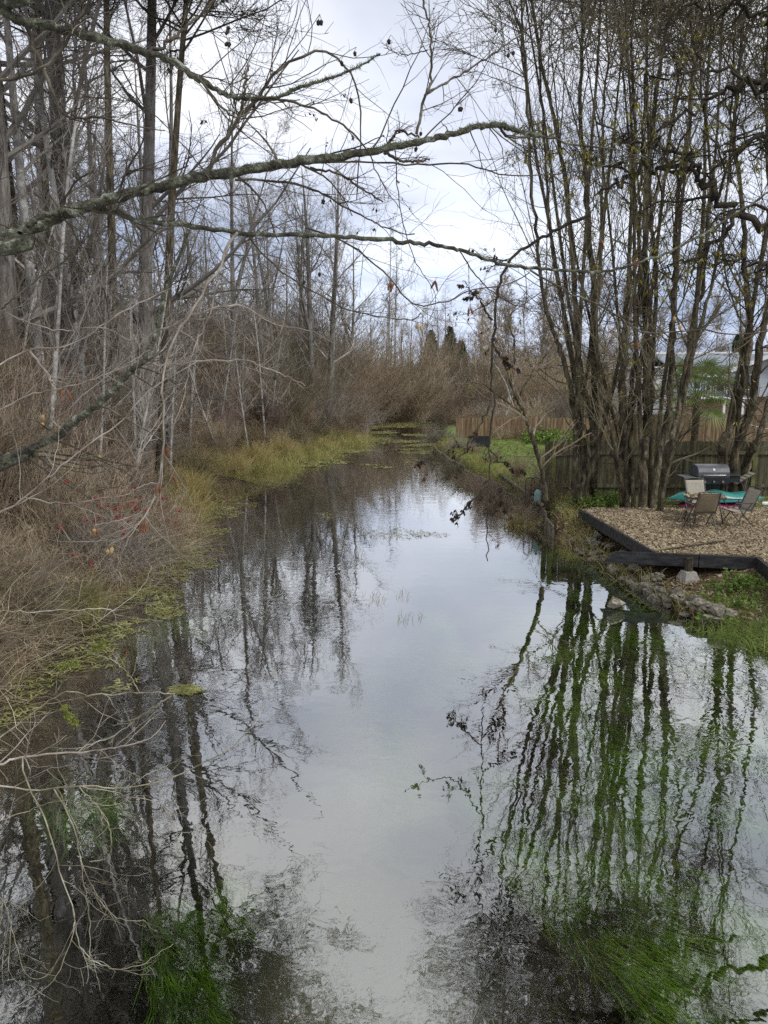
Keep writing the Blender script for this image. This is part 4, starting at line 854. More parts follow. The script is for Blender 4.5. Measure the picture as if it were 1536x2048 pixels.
for (pa, pb, ex) in ((L0, mid_, 0.2),):
    v = []
    for s_ in (0.004, 1.4):
        v += [q3(pa + nv * s_ + d_ * ex, DZ - 0.012), q3(pb + nv * s_, DZ - 0.012), q3(pb + nv * s_, DZ - 0.205), q3(pa + nv * s_, DZ - 0.205)]
    a.add(v, [[0, 1, 2, 3], [7, 6, 5, 4], [0, 4, 5, 1], [1, 5, 6, 2], [2, 6, 7, 3], [3, 7, 4, 0]])
a.build('edge_beam', M['deck_wood'], dk)
beam(mid_ + d_ * 0.012, C_, 0.21, 0.045, DZ - 0.108, 0, 0.02, 0.028)
beam(C_, D_, 0.21, 0.05, DZ - 0.105, -0.03, 0.0, 0.03)
for f in (0.15, 0.5, 0.9):
    p = A_ + (B_ - A_) * f + np.array([0.35, 0.25]); z0 = gz(p[0], p[1]); a = Acc(); box(a, (p[0] - db[0], p[1] - db[1], (z0 - 0.15 + DZ - 0.04) / 2), (0.09, 0.09, max(0.1, DZ - 0.04 - z0 + 0.15))); a.build('post', M['deck_wood'], dk)
for px, py in [(1376, 1156)]:
    p = G(px, py, 0.22); z0 = gz(p[0], p[1]) - 0.05
    pb = thing('pier_block', 'pale tapered concrete pier block under the deck edge' if px < 1400 else 'concrete pier block under the deck corner close to the green plants', 'pier block', (p[0], p[1], z0), 0.2)
    a = Acc(); v = [(x * w_, y * w_, z) for z, w_ in ((0, .135), (.08, .13), (.2, .085)) for x, y in ((-1, -1), (1, -1), (1, 1), (-1, 1))]; a.add(v, [[i + j, i + (j + 1) % 4, i + 4 + (j + 1) % 4, i + 4 + j] for i in (0, 4) for j in range(4)] + [[8, 9, 10, 11]]); a.build('block', M['concrete'], pb, bevel=0.008)
    a = Acc(); box(a, (0, 0, 0.20 + (DZ - 0.05 - z0 - 0.20) / 2 + 0.002), (0.09, 0.09, max(0.05, DZ - 0.055 - z0 - 0.20))); a.build('stub_post', M['bark_brown'], pb)

def scatter_leaves(n, xy, zf, size, rg, flat=0.35):
    """loose curled leaf quads lying on a surface"""
    x, y = xy; n = len(x); z = zf(x, y) + 0.004 + 0.014 * rg.random(n); az = rg.random(n) * 6.28; L = size * (0.6 + 0.8 * rg.random(n)); W_ = L * (0.35 + 0.2 * rg.random(n))
    d = nrm(np.stack([np.cos(az), np.sin(az), flat * rg.normal(size=n)], 1)); s_ = nrm(np.stack([-np.sin(az), np.cos(az), flat * rg.normal(size=n)], 1)); c = np.stack([x, y, z], 1)
    L = L[:, None] / 2; W_ = W_[:, None] / 2; up = np.array([0, 0, 1.0]) * 0.008
    v = np.stack([c - d * L, c - d * L * .1 + s_ * W_ - up * .5, c + d * L + up, c + d * L * .1 - s_ * W_ + up * .5], 1)
    return v.reshape(-1, 3), np.arange(n * 4).reshape(n, 4)
def in_poly(x, y, poly):
    ins = np.zeros(x.shape, bool); n = len(poly)
    for i in range(n):
        ax, ay = poly[i]; bx, by = poly[(i + 1) % n]; c = ((ay > y) != (by > y)); ins ^= c & (x < ax + (y - ay) * (bx - ax) / ((by - ay) if abs(by - ay) > 1e-9 else 1e-9))
    return ins
rg = np.random.default_rng(8)
n = 68000; x = rg.uniform(2.5, 9.8, n); y = rg.uniform(8.5, 16.0, n); k = in_poly(x, y, dpoly); x, y = x[k], y[k]
a = Acc(); a.add(*scatter_leaves(0, (x, y), lambda x, y: np.full(x.shape, DZ), 0.058, rg)); tag(a.build('fallen_leaves', M['litter']), 'fallen tan willow leaves carpeting the deck', 'leaf litter', None, 'stuff')
n = 30000; x = rg.uniform(2.5, 12, n); y = rg.uniform(7.5, 19, n); k = (~in_poly(x, y, dpoly)) & (sdist(x, y) > 0.1) & (y < 18.2); x, y = x[k], y[k]
a = Acc(); a.add(*scatter_leaves(0, (x, y), ground_z, 0.06, rg)); tag(a.build('bank_leaves', M['litter']), 'fallen leaves scattered on the bank beneath the deck and willows', 'leaf litter', None, 'stuff')
n = 9000; x = rg.uniform(1.5, 13, n); y = rg.uniform(16.8, 33, n); k = (x > midx(y)) & (sdist(x, y) > .1) & (fnoise(x, y, .5, 4) > .42); x, y = x[k], y[k]
a = Acc(); a.add(*scatter_leaves(0, (x, y), lambda x, y: ground_z(x, y) + .03, 0.075, rg)); tag(a.build('lawn_leaves', M['leaf_dead']), 'dead leaves scattered over the lawn', 'leaf litter', None, 'stuff')
n = 40000; x = rg.uniform(-9, 0, n); y = rg.uniform(5, 32, n); s_ = sdist(x, y); k = (s_ > 0.1) & (s_ < 3.5); x, y = x[k], y[k]
a = Acc(); a.add(*scatter_leaves(0, (x, y), ground_z, 0.07, rg)); tag(a.build('bank_litter', M['leaf_dead']), 'dark dead leaves on the muddy thicket bank', 'leaf litter', None, 'stuff')

# ------------------------------------------------------------------ rocks
import bmesh
def rock_mesh(name, seed, sub=3):
    bm = bmesh.new(); bmesh.ops.create_icosphere(bm, subdivisions=sub, radius=0.5); rn = np.random.default_rng(seed)
    planes = nrm(rn.normal(size=(16, 3))); dd = 0.24 + 0.16 * rn.random(16)
    for v in bm.verts:
        p = np.array(v.co)
        for pl, q in zip(planes, dd):
            e_ = p @ pl
            if e_ > q: p = p - pl * (e_ - q) * 0.97
        v.co = p + 0.012 * rn.normal(size=3)
    me = bpy.data.meshes.new(name); bm.to_mesh(me); bm.free(); return me
RM = [rock_mesh('rock', i) for i in range(5)]
for m_ in RM: m_.materials.append(M['rock'])
random.seed(3)
bankpx = [(1100, 1058), (1115, 1075), (1150, 1100), (1185, 1118), (1215, 1140), (1250, 1163), (1290, 1190), (1330, 1212), (1375, 1232), (1420, 1252)]
k = 0
for i in range(84):
    f = random.random() * (len(bankpx) - 1); j = int(f); f -= j; px = bankpx[j][0] * (1 - f) + bankpx[j + 1][0] * f; py = bankpx[j][1] * (1 - f) + bankpx[j + 1][1] * f
    up = random.random() ** 1.2; px += up * 42 + random.uniform(-4, 4); py -= up * 30 * (1 if px < 1330 else 0.8)
    g = G(px, py, 0.02 + 0.22 * up); s_ = random.uniform(0.10, 0.25) * (1.15 if px > 1180 else 0.8)
    o = bpy.data.objects.new('rock', RM[i % 5]); C.collection.objects.link(o); o.location = (g[0], g[1], max(-0.02, 0.02 + 0.24 * up)); o.scale = (s_ * random.uniform(1, 1.5), s_, s_ * random.uniform(0.55, 0.85)); o.rotation_euler = (random.uniform(-.4, .4), random.uniform(-.4, .4), random.uniform(0, 6.28))
    tag(o, ('small' if s_ < .2 else 'larger') + (' wet' if up < .12 else ' dry') + ' grey-brown stone ' + ('where the bank rocks start near the willows' if px < 1170 else 'beneath the sloping side of the deck' if px < 1240 else 'beneath the front deck beam' if px < 1340 else 'at the foot of the green plants'), 'rock', 'stones along the bank under the deck')
for px, py, s_, lab in [(1262, 1127, 0.42, 'largest pale buff stone tucked under the overhanging deck beam'), (1212, 1082, 0.34, 'angular light stone beside the sloping deck edge'), (1232, 1205, 0.3, 'low flat stone half under water below the deck'), (1447, 1225, 0.36, 'mossy square-ish stone at the foot of the green plants')]:
    g = G(px, py, 0.12); o = bpy.data.objects.new('boulder', RM[2].copy()); o.data.materials.clear(); o.data.materials.append(M['rock_pale' if py < 1140 else 'rock']); C.collection.objects.link(o); o.location = (g[0], g[1], 0.12); o.scale = (s_ * 1.3, s_, s_ * 0.7); o.rotation_euler = (0.1, 0.1, px); tag(o, lab, 'rock')

# ------------------------------------------------------------------ fences
def fence(name, lab, p, q, z0, z1, mt, postm, bw=0.14, posts=3, rails=(0.35,), side=-1, wob=0.01, cat='fence', gap=0.006):
    p = np.array(p, float); q = np.array(q, float); L = np.linalg.norm(q - p); d = (q - p) / L; root = thing(name, lab, cat, (p[0], p[1], z0), math.atan2(d[1], d[0])); rg = np.random.default_rng(int(L * 10))
    a = Acc(); n = int(L / bw)
    for i in range(n):
        h = z1 - z0 + rg.normal() * wob; box(a, (i * bw + bw / 2, rg.normal() * 0.003, h / 2 - 0.03), (bw - gap, 0.018, h + 0.06), ry=rg.normal() * 0.004)
    a.build('boards', M[mt], root)
    for r_ in rails:
        a = Acc(); box(a, (L / 2, side * 0.033, (z1 - z0) * r_), (L, 0.04, 0.08)); a.build('rail', M[mt], root)
    for i in range(posts):
        a = Acc(); box(a, (L * (i + 0.08) / posts, side * 0.105, (z1 - z0) / 2), (0.10, 0.10, z1 - z0 + 0.06)); a.build('post', M[postm], root, bevel=0.004)
    return root
zt = P(1200, 882, 18.5)[2]
fence('board_fence', 'weathered mossy grey board fence behind the grill', (P(1090, 900, 18.5)[0], 18.5), (13.5, 18.5), 0.50, zt, 'fence_grey', 'fence_green', posts=4, rails=(0.78, 0.15))
zt = P(1200, 829, 26)[2]
fence('board_fence', 'taller brown board fence beyond the weathered grey one', (P(1178, 830, 26)[0], 26), (18, 26), 0.45, zt, 'fence_brown', 'fence_brown', posts=5, rails=(0.85,), side=1)
zt = P(950, 836, 34)[2]
fence('board_fence', 'warm brown board fence closing the far end of the lawn', (P(912, 840, 34)[0], 34.0), (P(1190, 840, 34)[0], 34), 0.42, zt, 'fence_brown', 'fence_brown', posts=4, rails=(0.85,), side=1, bw=0.16)
# timber edging of the lawn, stepping down to the water
te = thing('timber_edging', 'stepped weathered timber edging holding the lawn at the water', 'retaining wall', (*G(905, 940)[:2], 0))
pts = [G(*p)[:2] for p in [(868, 905), (905, 940), (960, 972), (1015, 1003), (1080, 1040), (1108, 1078)]]
kk = 0
for i in range(len(pts) - 1):
    for f0, f1 in ((0, .5), (.5, 1)):
        p = pts[i] * (1 - f0) + pts[i + 1] * f0; q = pts[i] * (1 - f1) + pts[i + 1] * f1; d = q - p; L = np.linalg.norm(d); c = (p + q) / 2 - np.array(te.location)[:2]
        a = Acc(); hgt_ = 0.30 + 0.05 * ((kk * 7) % 3 - 1); kk += 1
        for b_ in range(int(L / 0.15)): box(a, (c[0] + d[0] / L * (b_ * 0.15 - L / 2 + .07), c[1] + d[1] / L * (b_ * 0.15 - L / 2 + .07), hgt_ / 2 - 0.2), (0.145, 0.04, hgt_ + 0.4), rz=math.atan2(d[1], d[0]))
        a.build('planking', M['timber_grey'], te)
# old pole lying along the lawn edge
p, q = G(1000, 948, .47), G(1085, 1010, .47); lg = thing('log', 'thin weathered log lying along the lawn edge', 'log', tuple((p + q) / 2)); a = Acc(); bar(a, p - (p + q) / 2, q - (p + q) / 2, 0.05, 8, 0.04); a.build('pole', M['timber_grey'], lg, True)

# ------------------------------------------------------------------ patio furniture
def chair(lab, loc_, rz, slm='sling', s=1.0):
    t = thing('patio_chair', lab, 'chair', loc_, rz, 'folding patio chairs on the deck'); t.scale = (s, s, s); w_ = 0.27
    for sx in (-1, 1):
        a = Acc(); pipe(a, [(sx * w_, 0.24, 0.0), (sx * w_, 0.0, 0.33), (sx * w_, -0.20, 0.60)], 0.013, 8, 9); a.build('leg', M['chair_metal'], t, True)
        a = Acc(); pipe(a, [(sx * (w_ + .02), -0.30, 0.0), (sx * (w_ + .02), -0.02, 0.31), (sx * (w_ + .02), 0.20, 0.60)], 0.013, 8, 9); a.build('leg', M['chair_metal'], t, True)
        a = Acc(); box(a, (sx * (w_ + .015), -0.02, 0.615), (0.045, 0.48, 0.022)); a.build('armrest', M['chair_metal'], t, bevel=0.006)
    a = Acc()
    for i in range(7):
        u0 = -0.22 + 0.46 * i / 7; box(a, (0, u0 + 0.033, 0.40 - 0.015 * math.sin(math.pi * i / 6)), (0.50, 0.0655, 0.007))
    a.build('seat', M[slm], t)
    a = Acc(); rows = [[(x_, -0.22 - 0.20 * v_ - 0.02 * math.sin(v_ * 3.1) * (1 - (x_ / .25) ** 2), 0.41 + 0.50 * v_) for x_ in np.linspace(-0.25, 0.25, 9)] for v_ in np.linspace(0, 1, 8)]; sheet(a, rows); o = a.build('backrest', M[slm], t, True)
    sd_ = o.modifiers.new('thick', 'SOLIDIFY'); sd_.thickness = 0.006
    a = Acc(); pipe(a, [(-0.265, -0.20, 0.38), (-0.265, -0.31, 0.66), (-0.262, -0.425, 0.915), (-0.22, -0.44, 0.945), (0, -0.445, 0.96), (0.22, -0.44, 0.945), (0.262, -0.425, 0.915), (0.265, -0.31, 0.66), (0.265, -0.20, 0.38)], 0.013, 8, 44); a.build('back_frame', M['chair_metal'], t, True)
    a = Acc(); bar(a, (-w_, -0.18, 0.10), (w_, -0.18, 0.10), 0.009); bar(a, (-w_, 0.235, 0.40), (w_, 0.235, 0.40), 0.011); bar(a, (-w_, -0.22, 0.40), (w_, -0.22, 0.40), 0.011); a.build('crossbar', M['chair_metal'], t, True)
    return t
g1 = G(1404, 1060, DZ); chair('tan sling patio chair with its back to the water, in front of the small table', (g1[0], 13.85, DZ + .004), 0.06, 'sling', .76)
g2 = G(1400, 1015, DZ); chair('paler sling patio chair on the far side of the small table, facing the water', (P(1402, 1000, 14.95)[0], 14.95, DZ + .004), math.pi + .1, 'sling_pale', .76)
g3 = G(1480, 1052, DZ); chair('patio chair turned sideways at the table, its back leaning outward', (P(1470, 1040, 14.1)[0], 14.05, DZ + .004), math.pi / 2 + 0.12, 'sling_pale', .76)
tb = thing('patio_table', 'small round patio table covered with fallen leaves', 'table', (P(1410, 1000, 14.4)[0], 14.4, DZ + .004)); tb.scale = (.92, .92, .80)
a = Acc(); th = np.linspace(0, 2 * math.pi, 33)[:-1]; prism(a, [(0.42 * math.cos(t_), 0.36 * math.sin(t_)) for t_ in th], 0.60, 0.625); a.build('tabletop', M['chair_metal'], tb, bevel=0.004)
for sx, sy in ((1, 1), (1, -1), (-1, 1), (-1, -1)): a = Acc(); bar(a, (sx * .2, sy * .18, .6), (sx * .3, sy * .26, 0), 0.012); a.build('leg', M['chair_metal'], tb, True)
x = rg.uniform(-.38, .38, 700); y = rg.uniform(-.32, .32, 700); k = (x / .385) ** 2 + (y / .33) ** 2 < 0.95; a = Acc(); a.add(*scatter_leaves(0, (x[k] + tb.location[0], y[k] + 14.4), lambda x, y: np.full(x.shape, DZ + .507), 0.06, rg)); tag(a.build('table_leaves', M['litter']), 'fallen leaves piled on the small patio table', 'leaf litter', None, 'stuff')

# grill
gp = P(1416, 980, 17.1); gr = thing('grill', 'grey-lidded gas grill with side shelves on a black cart', 'grill', (gp[0], 17.1, gz(gp[0], 17.1)))
lz = P(1416, 951, 17.1)[2] - gr.location[2]; hw = 0.35
prof = [(-0.25, 0), (-0.26, 0.10), (-0.21, 0.19), (-0.13, 0.245), (0.02, 0.26), (0.16, 0.24), (0.25, 0.12), (0.25, 0)]
a = Acc(); n = len(prof)
v = [(-hw, y_, lz + z_) for y_, z_ in prof] + [(hw, y_, lz + z_) for y_, z_ in prof]; a.add(v, [[i, (i + 1) % n, n + (i + 1) % n, n + i] for i in range(n)]); a.f.append(np.array([list(range(n))[::-1]])); a.f.append(np.array([list(range(n, 2 * n))]))
lid = a.build('lid', M['grill_grey'], gr, bevel=0.012)
a = Acc(); pipe(a, [(-.24, -.25, lz + .04), (-.22, -.30, lz + .045), (.22, -.30, lz + .045), (.24, -.25, lz + .04)], 0.010, 8, 16); a.build('handle', M['steel'], lid, True)
a = Acc(); bar(a, (0, -.225, lz + .16), (0, -.236, lz + .165), 0.03, 14); a.build('thermometer', M['steel'], lid)
a = Acc(); box(a, (0, 0, lz - .085), (hw * 2 + .01, .5, .16)); a.build('firebox', M['black_metal'], gr, bevel=0.01)
a = Acc()
for i in range(3): bar(a, (-.2 + .2 * i, -.25, lz - .1), (-.2 + .2 * i, -.285, lz - .1), 0.022, 10)
a.build('knobs', M['steel'], gr)
a = Acc(); box(a, (-hw - .155, 0, lz - .02), (.28, .42, .03)); a.build('side_shelf', M['grill_grey'], gr, bevel=0.006)
a = Acc(); box(a, (hw + .155, 0, lz + .02), (.28, .42, .03)); box(a, (hw + .15, 0, lz - .07), (.24, .36, .13)); a.build('side_shelf', M['black_metal'], gr, bevel=0.006)
for sx in (-1, 1):
    for sy in (-1, 1): a = Acc(); box(a, (sx * (hw - .03), sy * .2, (lz - .17) / 2), (.045, .045, lz - .17)); a.build('leg', M['black_metal'], gr)
a = Acc(); box(a, (0, 0, 0.12), (hw * 2 - .12, .42, .03)); a.build('bottom_shelf', M['black_metal'], gr)
a = Acc(); box(a, (0, .18, 0.33), (hw * 2 - .12, .02, .36)); a.build('back_panel', M['black_metal'], gr)
# folded lounge chair leaning by the grill
p = P(1482, 965, 17.3); lc = thing('lounge_chair', 'grey folding lounge chair tilted beside the grill', 'lounge chair', (p[0], 17.3, gz(p[0], 17.3)))
zc = P(1482, 955, 17.3)[2] - lc.location[2]
a = Acc()
for i in range(5): box(a, (0.02 + .085 * (i - 2), 0, zc + .05 * (i - 2)), (0.075, .45, .012), ry=-0.5)
a.build('backrest', M['sling_pale'], lc)
for sy in (-.22, .22): a = Acc(); pipe(a, [(-.22, sy, zc - .14), (.02, sy, zc), (.24, sy, zc + .13)], .012, 7, 9); pipe(a, [(.15, sy, 0), (.0, sy, zc * .5), (-.1, sy, zc - .06)], .012, 7, 9); pipe(a, [(-.2, sy, 0), (-.0, sy, zc * .5), (.08, sy, zc + .04)], .012, 7, 9); a.build('frame', M['chair_metal'], lc, True)
# kayaks
def kayak(lab, xc, yc, z0, L, W_, H, m_, rz):
    t = thing('kayak', lab, 'kayak', (xc, yc, z0), rz, 'upturned kayaks behind the deck'); a = Acc(); rows = []
    for u in np.linspace(-1, 1, 31):
        ww = W_ / 2 * max(0.03, 1 - abs(u) ** 2.6) ; hh = H * (max(0.05, 1 - abs(u) ** 3.2)) * (0.86 + 0.14 * math.cos(u * 9)); zr = 0.10 * u * u * 0.4
        rows.append([(u * L / 2, ww * math.cos(an) , zr + hh * max(0, math.sin(an)) ** 0.75 * (1 - 0.10 * math.exp(-((an - 1.57) / .22) ** 2))) for an in np.linspace(0, math.pi, 19)])
    sheet(a, rows); h_ = a.build('hull', M[m_], t, True)
    a = Acc()
    for sx in (-1, 1): pipe(a, [(sx * L * .46, 0, H * .28), (sx * L * .49, 0, H * .5), (sx * L * .515, 0, H * .3)], .008, 6, 9)
    a.build('carry_handle', M['black_metal'], t, True); return t
kx = P(1429, 985, 16.7)[0]
kayak('teal plastic kayak lying upside down behind the table', kx, 16.6, 0.66, 2.15, .62, .23, 'teal', 0.02)
kayak('magenta kayak lying underneath the teal one', kx - .12, 16.55, 0.52, 1.6, .60, .13, 'magenta', 0.03)
# pale green garden tank with black hose rack
p = G(1075, 1004, .45); tk = thing('garden_tank', 'small pale teal tank at the corner of the lawn by the water', 'tank', tuple(p)); a = Acc(); zz2 = np.linspace(0, .30, 9); rr2 = .085 * np.array([.85, 1, 1, 1, 1, 1, .95, .7, .3]); a.add(*tubes(np.stack([0 * zz2, 0 * zz2, zz2], 1)[None], rr2[None], 18)); a.build('body', M['teal_pale'], tk, True); a = Acc(); bar(a, (0, 0, .29), (0, 0, .33), .025, 10); a.build('cap', M['black_metal'], tk)
p = G(1069, 1001, .45) + np.array([0, .35, 0]); hr = thing('wire_rack', 'black tubular rack standing over the pale teal tank', 'rack', tuple(p)); a = Acc()
for dx in (0, .13): pipe(a, [(-.15 + dx, 0, 0), (-.15 + dx, 0, .40), (-.10 + dx, 0, .48), (.0 + dx, 0, .48), (.05 + dx, 0, .40), (.05 + dx, 0, 0)], .010, 6, 26)
a.build('frame', M['black_metal'], hr, True); a = Acc(); bar(a, (-.15, 0, .2), (.18, 0, .2), .009); a.build('crossbar', M['black_metal'], hr)
# dark planter and its neighbour at the far lawn
p = G(957, 893, .45); pl = thing('planter_box', 'dark rectangular planter box at the far water corner of the lawn', 'planter', tuple(p)); a = Acc(); 
for bx in ((0, -.2, .2, .85, .04, .4), (0, .2, .2, .85, .04, .4), (-.41, 0, .2, .03, .36, .4), (.41, 0, .2, .03, .36, .4)): box(a, bx[:3], bx[3:])
a.build('side_boards', M['planter'], pl); a = Acc(); box(a, (0, 0, .33), (.78, .35, .04)); a.build('soil', M['bark_dark'], pl)
p = G(905, 872, .3); jt = thing('jetty', 'small low wooden jetty beyond the planter', 'jetty', tuple(p)); a = Acc(); [box(a, (-.5 + .17 * i, 0, .1), (.16, .7, .03)) for i in range(8)]; a.build('planks', M['timber_grey'], jt)
for sx in (-.5, .6): a = Acc(); box(a, (sx, -.3, -.25), (.08, .08, .75)); a.build('post', M['timber_grey'], jt)
# clutter at the frame edge
p = G(1533, 1012, DZ); fp = thing('plastic_bottle', 'white plastic bottle lying on the leaves by the kayak', 'bottle', (p[0], p[1], DZ + .05)); a = Acc(); t_ = np.linspace(-.12, .12, 9); a.add(*tubes(np.stack([t_, .2 * t_, 0 * t_], 1)[None], (np.array([.02, .045, .045, .045, .045, .045, .04, .02, .015]))[None], 12)); a.build('body', M['foam'], fp, True)
rk = thing('garden_rake', 'dark long-handled tool lying across the leaves at the deck edge', 'rake', (*G(1380, 1092, DZ)[:2], DZ + .03)); a = Acc(); b0 = np.array(rk.location); bar(a, np.array([*G(1322, 1104, DZ)[:2], DZ + .03]) - b0, np.array([*G(1450, 1086, DZ)[:2], DZ + .04]) - b0, .013); a.build('handle', M['bark_dark'], rk)
# cord strung across the willows
cd = Acc(); pts = [P(1330, 905, 17.9), P(1400, 832, 17.9), P(1470, 842, 17.9), P(1540, 858, 17.9), P(1640, 860, 17.9)]; pts = pts[1:]; pipe(cd, pts, .008, 6, 24); tag(cd.build('cord', M['cord']), 'pale cord strung between the willow trunks above the fence', 'cord')

# ------------------------------------------------------------------ house
HY = 45.0
def hz(py, Y=HY): return P(768, py, Y)[2]
def hx(px, Y=HY): return P(px, 740, Y)[0]
hs = thing('house', 'blue-grey house with white trim, upper balcony and grey shingle roof behind the fences', 'house', (hx(1420), HY, 1.0)); b0 = np.array(hs.location)
def hb(x0, x1, y0, y1, z0, z1): a = Acc(); box(a, ((x0 + x1) / 2 - b0[0], (y0 + y1) / 2 - b0[1], (z0 + z1) / 2 - b0[2]), (x1 - x0, y1 - y0, z1 - z0)); return a
X0, X1, X2 = hx(1300), hx(1372), hx(1475)
ez = hz(748); mz = hz(792)
hb(X1, 30, HY, HY + 8, mz, ez).build('wall', M['siding'], hs)
lw = hb(X1, 30, HY + .003, HY + 8, .2, mz - .002).build('wall', M['siding_tan'], hs)
hb(X0, X1 - .01, HY + 1, HY + 7, .2, hz(738)).build('wall', M['white_paint'], hs)
rf = Acc(); rows = [[(X1 - .5 - b0[0], HY - .5 - b0[1], ez - b0[2] - .02), (30.5 - b0[0], HY - .5 - b0[1], ez - b0[2] - .02)], [(X1 - .5 - b0[0], HY + 4 - b0[1], hz(709, HY + 4) - b0[2]), (30.5 - b0[0], HY + 4 - b0[1], hz(709, HY + 4) - b0[2])], [(X1 - .5 - b0[0], HY + 8.5 - b0[1], ez - b0[2]), (30.5 - b0[0], HY + 8.5 - b0[1], ez - b0[2])]]; sheet(rf, rows); r_ = rf.build('roof', M['roof'], hs); r_.modifiers.new('t', 'SOLIDIFY').thickness = .1
hb(X1 - .5, 30.5, HY - .56, HY - .5, ez - .16, ez + .03).build('fascia', M['white_paint'], r_)
hb(X1 - .5, 30.5, HY + 3.9, HY + 4.1, hz(709, HY + 4) + .0, hz(706, HY + 4)+.06).build('ridge_cap', M['white_paint'], r_)
hb(X0 - .3, X1 + .1, HY + .7, HY + 7.3, hz(738), hz(733)).build('roof', M['white_paint'], hs)
# gable wing with white bargeboards
gx0, gx1, gxm = hx(1440), hx(1600), hx(1520); gy = HY - 1.2; zt_, ze_ = hz(708, gy), hz(740, gy)
a = Acc(); v = [(gx0, gy + .3), (gx1, gy + .3)]; vv = []
for yy_ in (gy + .25, HY - .003): vv += [(gx0 + 1.4 - b0[0], yy_ - b0[1], mz - b0[2]), (gx1 - b0[0], yy_ - b0[1], mz - b0[2]), (gx1 - b0[0], yy_ - b0[1], ze_ - b0[2]), (gxm - b0[0], yy_ - b0[1], zt_ - .12 - b0[2]), (gx0 + 1.4 - b0[0], yy_ - b0[1], ze_ + .2 - b0[2])]
a.add(vv, [[i, (i + 1) % 5, 5 + (i + 1) % 5, 5 + i] for i in range(5)]); a.f.append(np.array([[4, 3, 2, 1, 0]])); a.f.append(np.array([[5, 6, 7, 8, 9]])); a.build('wall', M['siding'], hs)
for s_ in (0, 1):
    xa = gx0 if s_ == 0 else gx1; a = Acc(); L = math.hypot(gxm - xa, zt_ - ze_); an = math.atan2(zt_ - ze_, gxm - xa); box(a, ((xa + gxm) / 2 - b0[0], gy + .6 - b0[1], (zt_ + ze_) / 2 - b0[2]), (L, 1.6, .10), ry=-an if s_ == 0 else -an); a.build('roof', M['roof'], hs)
    a = Acc(); box(a, ((xa + gxm) / 2 - b0[0], gy - .23 - b0[1], (zt_ + ze_) / 2 - b0[2] - .03), (L, .05, .22), ry=-an); a.build('bargeboard', M['white_paint'], hs)
for (pa, pb, ya, yb) in [(1386, 1404, 752, 780), (1412, 1424, 752, 782), (1432, 1452, 754, 786), (1490, 1512, 748, 780)]:
    yf = HY - .02 if pa < 1480 else gy + .23
    wn = hb(hx(pa, yf), hx(pb, yf), yf - .06, yf, hz(yb, yf), hz(ya, yf)).build('window', M['white_paint'], hs)
    hb(hx(pa, yf) + .08, hx(pb, yf) - .08, yf - .075, yf - .063, hz(yb, yf) + .08, hz(ya, yf) - .08).build('pane', M['window_glass'], wn)
for px in (1426, 1462, 1478): hb(hx(px), hx(px) + .12, HY - 1.75, HY - 1.63, .3, ez - .1).build('porch_post', M['white_paint'], hs)
bl = hb(X1 + .2, hx(1480), HY - 1.8, HY - .01, mz - .1, mz).build('balcony', M['white_paint'], hs)
a = Acc(); zr = hz(770, HY - 1.8); box(a, ((X1 + .2 + hx(1480)) / 2 - b0[0], HY - 1.78 - b0[1], zr - b0[2]), (hx(1480) - X1 - .2, .06, .06))
x_ = X1 + .25
while x_ < hx(1480): box(a, (x_ - b0[0], HY - 1.78 - b0[1], (zr + mz) / 2 - b0[2]), (.035, .035, zr - mz)); x_ += .15
a.build('railing', M['black_metal'], hs)
# palm
pp = P(1388, 850, 24.3); pm = thing('palm_tree', 'fan palm with drooping green fans in front of the house', 'palm', (pp[0], 24.3, .45)); zc = P(1395, 790, 24.3)[2] - .45
a = Acc(); zt2 = np.linspace(0, zc, 16); a.add(*tubes(np.stack([.05 * np.sin(zt2), 0 * zt2, zt2], 1)[None], (.10 + .02 * (np.arange(16) % 2))[None], 12)); a.build('trunk', M['palm_trunk'], pm, True)
rgp = np.random.default_rng(4)
for i in range(26):
    az = i * 2.4; el = 1.25 - 1.75 * (i / 25) + rgp.normal() * .12; d = np.array([math.cos(az) * math.cos(el), math.sin(az) * math.cos(el), math.sin(el)]); base = np.array([0, 0, zc]); tip = base + d * (.7 + .3 * rgp.random())
    a = Acc(); bar(a, base, tip, .012, 5); side = nrm(np.cross(d, [0, 0, 1.0])); up = np.cross(side, d)
    for j in range(26):
        th_ = (j / 25 - .5) * 4.0; dd = nrm(d * math.cos(th_) + side * math.sin(th_)); L = .75 * (1 - .15 * abs(th_) / 2); wv = nrm(np.cross(dd, up)); 
        m1_ = tip + dd * L * .5 + up * .02; e1 = tip + dd * L + np.array([0, 0, -.16 - .08 * rgp.random()])
        a.add([tip - wv * .004, tip + wv * .004, m1_ + wv * .02, m1_ - wv * .02, e1], [[0, 1, 2, 3]]); a.f.append(np.array([[a.n - 2, a.n - 3, a.n - 1]]))
    a.build('frond', M['palm'], pm)

